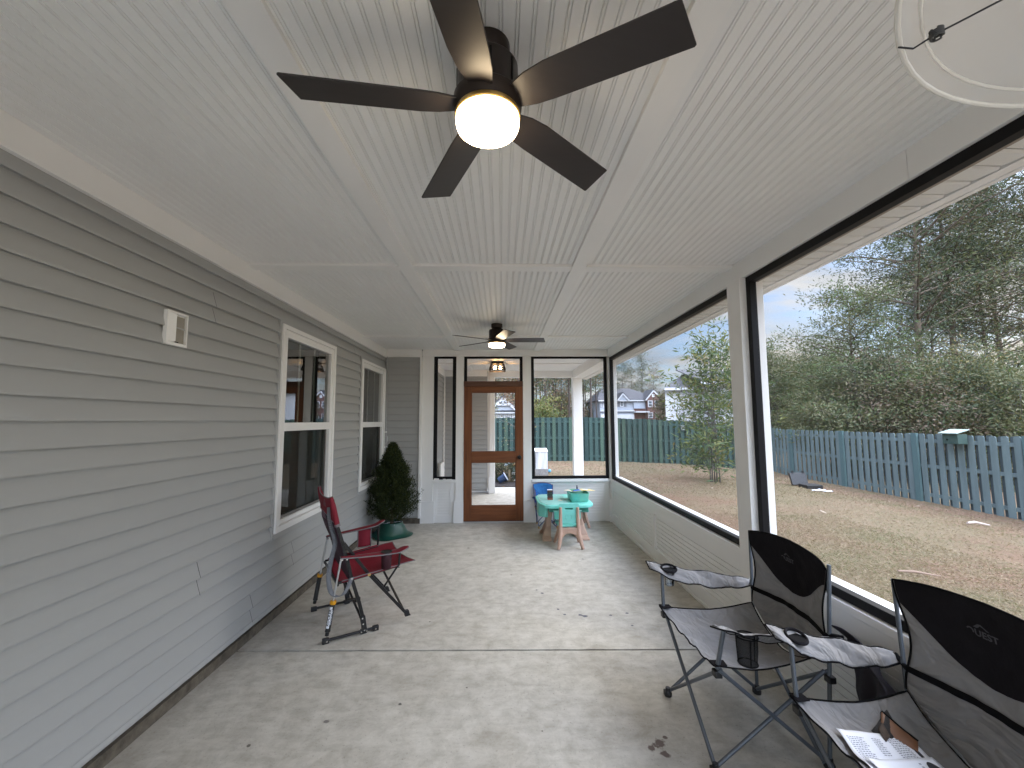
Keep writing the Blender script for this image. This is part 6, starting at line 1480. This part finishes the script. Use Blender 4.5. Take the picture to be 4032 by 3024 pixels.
for i, (px, Y, s) in enumerate([(3010, 48, .55), (3055, 52, .58), (3110, 46, .50), (3170, 50, .52), (3230, 45, .5)]):
    o = put(f1_, px, Y, rot=i*1.3, s=s); o['label'] = 'distant pine crown above the pale small trees'; o['group'] = 'distant pines above the pale small trees'
# yellow green bush, sapling and brown tree behind the back fence
yb = bush('yellow green bush just above the back fence, left of the outer post', 2.9, 1.3, [YG[0], YG[3], YG[1], PN[2]], [.4, .2, .25, .15], 81, leaf=(0.2, 0.07), n=30, per=30, group='bushes behind the back fence'); put(yb, 2150, 30, first=True)
put(yb, 1915, 36, rot=2, s=1.0, label='green bush beside the gabled house behind the fence')
rb_ = tree('bare_sapling', 'leaning bare sapling with a few pale leaves in front of the back fence', 'tree', 5.2, 0.035, 0.10, 1.7, 22, 4, 5, (0.07, 0.03), [BR[1], YG[3], YG[1], BR[0]], [.4, .2, .2, .2], 83, shape='round', bark=GREYB_, lean=0.10, clump=0.25)
put(rb_, 2052, 15.2, first=True, rot=0.2)
rt = tree('rusty_tree', 'rust brown leaved tree hanging over the gabled house', 'tree', 11, 0.12, 0.25, 3.0, 30, 5, 20, (0.26, 0.12), [BR[3], BR[0], BR[1], PN[2]], [.35, .3, .15, .2], 84, shape='round', bark=GREYB_, clump=0.45); put(rt, 2035, 36, first=True)
hb = bush('dark brown hedge between the brick house and the white house', 5.6, 0.8, [BR[0], BR[2], PN[3], PN[0]], [.4, .2, .2, .2], 85, leaf=(0.3, 0.12), n=36, per=26, clump=0.4, group=None); put(hb, 2622, 58, first=True)
sb = bush('low dark shrub in the mulch bed behind the pilaster', 0.62, 0.48, [PN[1], BR[2], BR[1], PN[0]], [.35, .25, .15, .25], 86, leaf=(0.10, 0.016), n=30, per=26, clump=0.12, group=None); put(sb, 0, 11.6, z=-0.08, first=True, X=0.05)
# far off thicket that reads as one mass
def thicket():
    rng = np.random.default_rng(5); n = 60000
    az = rng.uniform(-0.12, 0.78, n); Y = rng.uniform(66, 96, n); X = np.tan(az)*Y
    top = 5.2+1.4*np.sin(X*0.21)+0.9*np.sin(X*0.63+1); Z = -1+rng.random(n)**0.8*top
    C_ = np.stack([X, Y, Z], 1); D_ = rng.normal(0, 1, (n, 3))+np.array([0, 0, .5])
    o = leafmesh('distant_thicket', [BR[0], BR[1], BR[2], PN[1], PN[2]], C_, D_, rng.uniform(0.5, 1.1, n), rng.uniform(0.12, 0.35, n), None, rng.choice(5, n, p=[.25, .25, .2, .15, .15]), rng)
    tag(o, 'tan and olive thicket at the foot of the distant pines', 'thicket', kind='stuff')
thicket()
# blades of dry grass over the lawn the porch looks out on
def grass():
    rng = np.random.default_rng(8)
    def batch(n, x0, x1, y0, y1, l, w):
        X = rng.uniform(x0, x1, n); Y = rng.uniform(y0, y1, n)
        return X, Y, np.full(n, l), np.full(n, w)
    parts_ = [batch(60000, 2.1, 6.0, 0.6, 7.5, .038, .0050), batch(48000, 3.0, 11.0, 3.0, 12.5, .042, .0070), batch(26000, 1.0, 11.0, 9.5, 17.0, .048, .0105)]
    X = np.concatenate([p[0] for p in parts_]); Y = np.concatenate([p[1] for p in parts_]); Ln = np.concatenate([p[2] for p in parts_]); Wd = np.concatenate([p[3] for p in parts_])
    keep = (X > 2.05) | (Y > 12.7); X, Y, Ln, Wd = X[keep], Y[keep], Ln[keep], Wd[keep]; n = len(X)
    Z = np.array([ground_z(a, b)+(0.015*mnz(a, b, 1.1) if a < 14 and b < 20 else 0) for a, b in zip(X, Y)])
    D_ = rng.normal(0, 1, (n, 3)); D_[:, 2] = np.abs(D_[:, 2])*0.35+0.12
    gm = [leafmat('straw_pale', (0.27, 0.215, 0.14), .2), leafmat('straw_tan', (0.20, 0.15, 0.092), .2), leafmat('straw_brown', (0.155, 0.112, 0.072), .2), leafmat('grass_green', (0.155, 0.145, 0.078), .25), leafmat('straw_pink', (0.28, 0.19, 0.14), .2)]
    nv = np.array([mnz(a, b, 0.9, 5) for a, b in zip(X, Y)]); nr = np.array([mnz(a, b, 0.35, 17) for a, b in zip(X, Y)]); u = rng.random(n); mi = np.where(u < .34, 0, np.where(u < .68, 1, 2))
    mi = np.where((rng.random(n) < np.clip(0.18+nv*1.3, 0.03, .75)), 3, mi); mi = np.where(rng.random(n) < np.clip(nr*2.2, 0, .6), 4, mi)
    o = leafmesh('dry_grass', gm, np.stack([X, Y, Z], 1), D_, Ln*rng.uniform(.6, 1.4, n), Wd*rng.uniform(.7, 1.3, n), None, mi, rng); tag(o, 'thin straw coloured blades of dormant grass over the lawn', 'grass', kind='stuff')
grass()
# fallen leaves and a stick or two on the lawn
LF = [mat('pale_leaf', (0.34, 0.27, 0.20), 0.8), mat('brown_leaf', (0.13, 0.075, 0.045), 0.8)]
rr = random.Random(4); proto = None; nleaf = 0
for i in range(16):
    Y = rr.uniform(2.2, 13); X = rr.uniform(2.6, 10.6)
    if X > Y*1.25+0.3: continue
    if proto is None:
        m = MB(); m.grid(lambda u, v: ((u-.5)*0.11, (v-.5)*0.045*math.sin(math.pi*min(.97, max(.03, u))), 0.012*math.sin(math.pi*v)+0.014*u), 6, 4); proto = m.build('fallen_leaf', LF[0], smooth=True, solid=0.002); o = proto
        m2 = proto.data.copy(); m2.materials.clear(); m2.materials.append(LF[1])
    else:
        o = proto.copy(); COL.objects.link(o)
        if rr.random() < 0.45: o.data = m2
    o.location = (X, Y, ground_z(X, Y)+0.035); o.rotation_euler = (rr.uniform(-.2, .2), rr.uniform(-.2, .2), rr.uniform(0, 6.28)); s = rr.uniform(0.6, 1.25); o.scale = (s, s, s)
    pale = o.data is proto.data
    tag(o, 'pale curled leaf lying on the dry lawn' if pale else 'brown curled leaf lying on the dry lawn', 'leaf', 'pale fallen leaves on the lawn' if pale else 'brown fallen leaves on the lawn')
m = MB(); m.tube([(8.35, 7.44, ground_z(8.35, 7.44)+.04), (8.55, 7.50, ground_z(8.5, 7.5)+.055), (8.78, 7.46, ground_z(8.78, 7.46)+.04)], [0.020, 0.024, 0.012], 8); o = m.build('stick', mat('pale_stick', (0.40, 0.32, 0.28), 0.8), smooth=True); tag(o, 'pale broken stick lying on the reddish patch of lawn', 'stick')
m = MB(); m.tube([(4.28, 4.55, ground_z(4.3, 4.5)+.04), (4.42, 4.50, ground_z(4.4, 4.5)+.05), (4.62, 4.42, ground_z(4.6, 4.4)+.035)], [0.010, 0.013, 0.006], 8); o = m.build('stick', mat('brown_stick', (0.22, 0.15, 0.11), 0.8), smooth=True); tag(o, 'brown twig lying on the lawn close to the screen', 'stick')

# ------------------------------------------------------------------ neighbouring houses
PALE = mat('pale_blue_siding', (0.36, 0.40, 0.47), 0.7, var=0.03); WHT = mat('white_house_siding', (0.54, 0.56, 0.60), 0.7, var=0.03); BRICK = mat('red_brick_wall', (0.12, 0.060, 0.052), 0.85, col2=(0.18, 0.095, 0.085), vscale=14)
HTRIM = mat('house_trim', (0.58, 0.60, 0.64), 0.6); HGL = mat('dark_house_glass', (0.10, 0.13, 0.16), 0.15); ROOF = mat('charcoal_roof', (0.075, 0.075, 0.085), 0.9, var=0.2, vscale=3)
def hwin(m_parent, x0, x1, z0, z1, y, shutters=False):
    m = MB(); f = 0.10; m.box(x0, x0+f, y-0.08, y, z0, z1); m.box(x1-f, x1, y-0.08, y, z0, z1); m.box(x0+f, x1-f, y-0.08, y, z1-f, z1); m.box(x0+f, x1-f, y-0.08, y, z0, z0+f); zm = (z0+z1)/2; m.box(x0+f, x1-f, y-0.07, y, zm-0.04, zm+0.04)
    w = m.build('window', HTRIM, m_parent); m = MB(); m.box(x0+f, x1-f, y-0.03, y-0.005, z0+f, zm-0.04); m.box(x0+f, x1-f, y-0.03, y-0.005, zm+0.04, z1-f); m.build('pane', HGL, w)
    if shutters:
        m = MB(); m.box(x0-0.42, x0-0.04, y-0.06, y, z0, z1); m.box(x1+0.04, x1+0.42, y-0.06, y, z0, z1); m.build('shutter', mat('grey_shutter', (0.16, 0.17, 0.20), 0.7), w)
def W62(px, py): return at(px, 62), hz(py, 62)
def brick_house():
    Y = 62.0; t = thing('brick_house', 'two storey house with red brick gable and dark roof behind the back fence', 'house', (at(2500, Y), Y, -1.0))
    Z = lambda py: hz(py, Y); X = lambda px: at(px, Y)
    ze = Z(1583)
    m = MB(); m.box(X(2362), X(2545), Y, Y+9, -1, ze); m.build('wall', PALE, t)
    m = MB(); m.box(X(2545), X(2600), Y-0.8, Y+9, -1, ze); m.prism([(X(2537)+0.3, ze), (X(2602)-0.3, ze), (X(2569), Z(1550))], Y-0.79, Y+3, 'y'); m.build('brick_wing', BRICK, t)
    m = MB(); m.box(X(2497), X(2544), Y-0.05, Y-0.005, -1, Z(1617)); m.build('brick_face', BRICK, t)
    m = MB(); zr = Z(1528); o_ = 0.4
    m.v += [(X(2362)-o_, Y-o_, ze), (X(2600)+o_, Y-o_, ze), (X(2600)+o_, Y+9+o_, ze), (X(2362)-o_, Y+9+o_, ze), (X(2395), Y+4.5, zr), (X(2520), Y+4.5, zr), (X(2362)-o_, Y-o_, ze-.15), (X(2600)+o_, Y-o_, ze-.15), (X(2600)+o_, Y+9+o_, ze-.15), (X(2362)-o_, Y+9+o_, ze-.15)]
    m.f += [(0, 1, 5, 4), (1, 2, 5), (2, 3, 4, 5), (3, 0, 4), (9, 8, 7, 6), (0, 6, 7, 1), (1, 7, 8, 2), (2, 8, 9, 3), (3, 9, 6, 0)]; m.mi += [0]*9
    m.build('roof', ROOF, t)
    def gable(x0, x1, xm, z0, zp, y, mm, ro=True):
        m = MB(); m.prism([(x0, z0), (x1, z0), (xm, zp)], y, y+3.5, 'y'); g = m.build('gable', mm, t)
        m = MB()
        for a in (x0, x1):
            m.bar((a, y-0.10, z0), (xm, y-0.10, zp), 0.16, 0.16, (0, 0, 1))
        m.build('bargeboard', HTRIM, g)
        m = MB()
        for a in (x0, x1): m.bar((a+(a-xm)*0.05, y+1.7, z0+0.12), (xm, y+1.7, zp+0.22), 3.6, 0.10, (0, 0, 1))
        m.build('gable_roof', ROOF, g)
    gable(X(2537), X(2605), X(2569), ze-.1, Z(1548), Y-0.9, BRICK); gable(X(2430), X(2474), X(2451), ze-.05, Z(1559), Y-0.5, PALE)
    m = MB(); m.box(X(2362)-.3, X(2542), Y-0.5, Y-0.3, ze-0.20, ze-0.04); m.box(X(2362), X(2497), Y-0.35, Y-0.1, Z(1628), Z(1624)); m.box(X(2498), X(2552), Y-1.0, Y-0.1, Z(1633), Z(1628)); m.build('trim', HTRIM, t)
    m = MB(); m.box(X(2365), X(2497), Y-0.2, Y-0.03, -1, Z(1640)); m.build('garage_front', HTRIM, t)
    hwin(t, X(2547), X(2565), Z(1612), Z(1586), Y-0.81); hwin(t, X(2573), X(2591), Z(1612), Z(1586), Y-0.81); hwin(t, X(2547), X(2565), Z(1655), Z(1633), Y-0.81); hwin(t, X(2573), X(2591), Z(1655), Z(1633), Y-0.81)
    hwin(t, X(2511), X(2524), Z(1605), Z(1587), Y-0.01, True); hwin(t, X(2443), X(2457), Z(1609), Z(1588), Y-0.01, True)
    m = MB(); m.box(X(2496), X(2539), Y-0.25, Y-0.055, Z(1617), ze-.3); m.build('bay_face', PALE, t)
    m = MB(); m.box(X(2563), X(2573), Y-0.98, Y-0.92, Z(1573), Z(1561)); m.build('gable_vent', HTRIM, t)
    hwin(t, X(2366), X(2370), Z(1611), Z(1595), Y-0.01); hwin(t, X(2375), X(2380), Z(1613), Z(1595), Y-0.01); hwin(t, X(2366), X(2370), Z(1648), Z(1636), Y-0.01); hwin(t, X(2375), X(2380), Z(1648), Z(1636), Y-0.01)
brick_house()
def white_house():
    Y = 42.0; t = thing('white_house', 'large white house with a dark roof behind the young tree', 'house', (at(2750, Y), Y, -1)); Z = lambda py: hz(py, Y); X = lambda px: at(px, Y)
    m = MB(); m.prism([(X(2625), Y), (X(2990), Y), (X(2990)+4, Y+10), (X(2625)+4.4, Y+10)], -1.2, Z(1536)); m.build('wall', WHT, t)
    m = MB(); m.box(X(2783), X(2990), Y-3.5, Y-0.001, -1.2, hz(1518, Y-3.5)); m.build('wing', WHT, t)
    m = MB(); ze = Z(1536); zr = ze+2.4; x0, x1 = X(2615), X(3000); m.v += [(x0, Y-.5, ze), (x1, Y-.5, ze), (x1+4, Y+10.5, ze), (x0+4.4, Y+10.5, ze), (x0+5.0, Y+5, zr), (x1, Y+5, zr)]; m.f += [(0, 1, 5, 4), (1, 2, 5), (2, 3, 4, 5), (3, 0, 4), (3, 2, 1, 0)]; m.mi += [0]*5; m.build('roof', ROOF, t)
    m = MB(); m.box(x0, X(2783), Y-.6, Y-.5, ze-.25, ze); zz = hz(1518, Y-3.5); m.box(at(2775, Y-4), at(3000, Y-4), Y-4.0, Y-3.8, zz-.1, zz+.15); m.build('trim', HTRIM, t)
    m = MB(); m.v += [(at(2775, Y-4), Y-4, zz+.15), (at(3000, Y-4), Y-4, zz+.15), (at(3000, Y-4), Y+4, zz+2.2), (at(2775, Y-4)+1, Y+4, zz+2.2)]; m.f.append((0, 1, 2, 3)); m.mi.append(0); m.build('wing_roof', ROOF, t, solid=0.1, fixn=False)
    hwin(t, X(2690), X(2702), Z(1570), Z(1545), Y-.01); hwin(t, X(2712), X(2723), Z(1570), Z(1545), Y-.01); hwin(t, X(2752), X(2768), Z(1632), Z(1610), Y-.01); hwin(t, at(2850, Y-3.5), at(2868, Y-3.5), hz(1570, Y-3.5), hz(1545, Y-3.5), Y-3.51)
white_house()
def gabled_house():
    Y = 40.0; t = thing('gabled_house', 'pale blue house with a white trussed gable seen through the screen door', 'house', (at(1975, Y), Y, -1)); Z = lambda py: hz(py, Y); X = lambda px: at(px, Y)
    xm, xl, xr = X(1979.5), X(1925), X(2034); zp, z0 = Z(1573), Z(1622)
    m = MB(); m.box(X(1905), X(2030), Y+.3, Y+8, -1, Z(1630)); m.build('wall', PALE, t)
    m = MB(); m.prism([(xl+.2, z0), (xr-.2, z0), (xm, zp-.1)], Y, Y+8, 'y'); g = m.build('gable', PALE, t)
    m = MB(); m.bar((xl, Y-.12, z0-.05), (xm, Y-.12, zp), .2, .26); m.bar((xr, Y-.12, z0-.05), (xm, Y-.12, zp), .2, .26); zc = Z(1600); m.box(xm-(zp-zc)*1.15, xm+(zp-zc)*1.15, Y-.2, Y-.05, zc-.08, zc+.08); m.box(xm-.07, xm+.07, Y-.2, Y-.05, zc, zp-.1); m.build('truss', HTRIM, g)
    m = MB()
    for a in (xl-.3, xr+.3): m.bar((a, Y+4, z0-.05), (xm, Y+4, zp+.22), 8.6, .12)
    m.build('gable_roof', ROOF, g)
    m = MB(); m.box(xl-.2, xr, Y-.05, Y+.25, Z(1629), Z(1623)); m.build('roof_band', ROOF, t)
    m = MB(); m.box(xl-.2, xr, Y-.1, Y+.2, Z(1634), Z(1630)); m.build('trim', HTRIM, t)
    for k in range(5): hwin(t, X(1950+k*16), X(1962+k*16), Z(1652), Z(1637), Y+.28)
gabled_house()
def back_house():
    Y = 64.0; t = thing('blue_house', 'pale blue house glimpsed between the trees beyond the fence corner', 'house', (at(3290, Y), Y, -1)); X = lambda px: at(px, Y); Z = lambda py: hz(py, Y)
    m = MB(); m.box(X(3262), X(3345), Y, Y+8, -1.5, Z(1560)); m.build('wall', PALE, t); m = MB(); m.prism([(X(3255), Z(1560)), (X(3352), Z(1560)), (X(3300), Z(1512))], Y-.4, Y+8, 'y'); m.build('gable', HTRIM, t)
    hwin(t, X(3275), X(3288), Z(1600), Z(1575), Y-.01); hwin(t, X(3310), X(3323), Z(1600), Z(1575), Y-.01)
back_house()
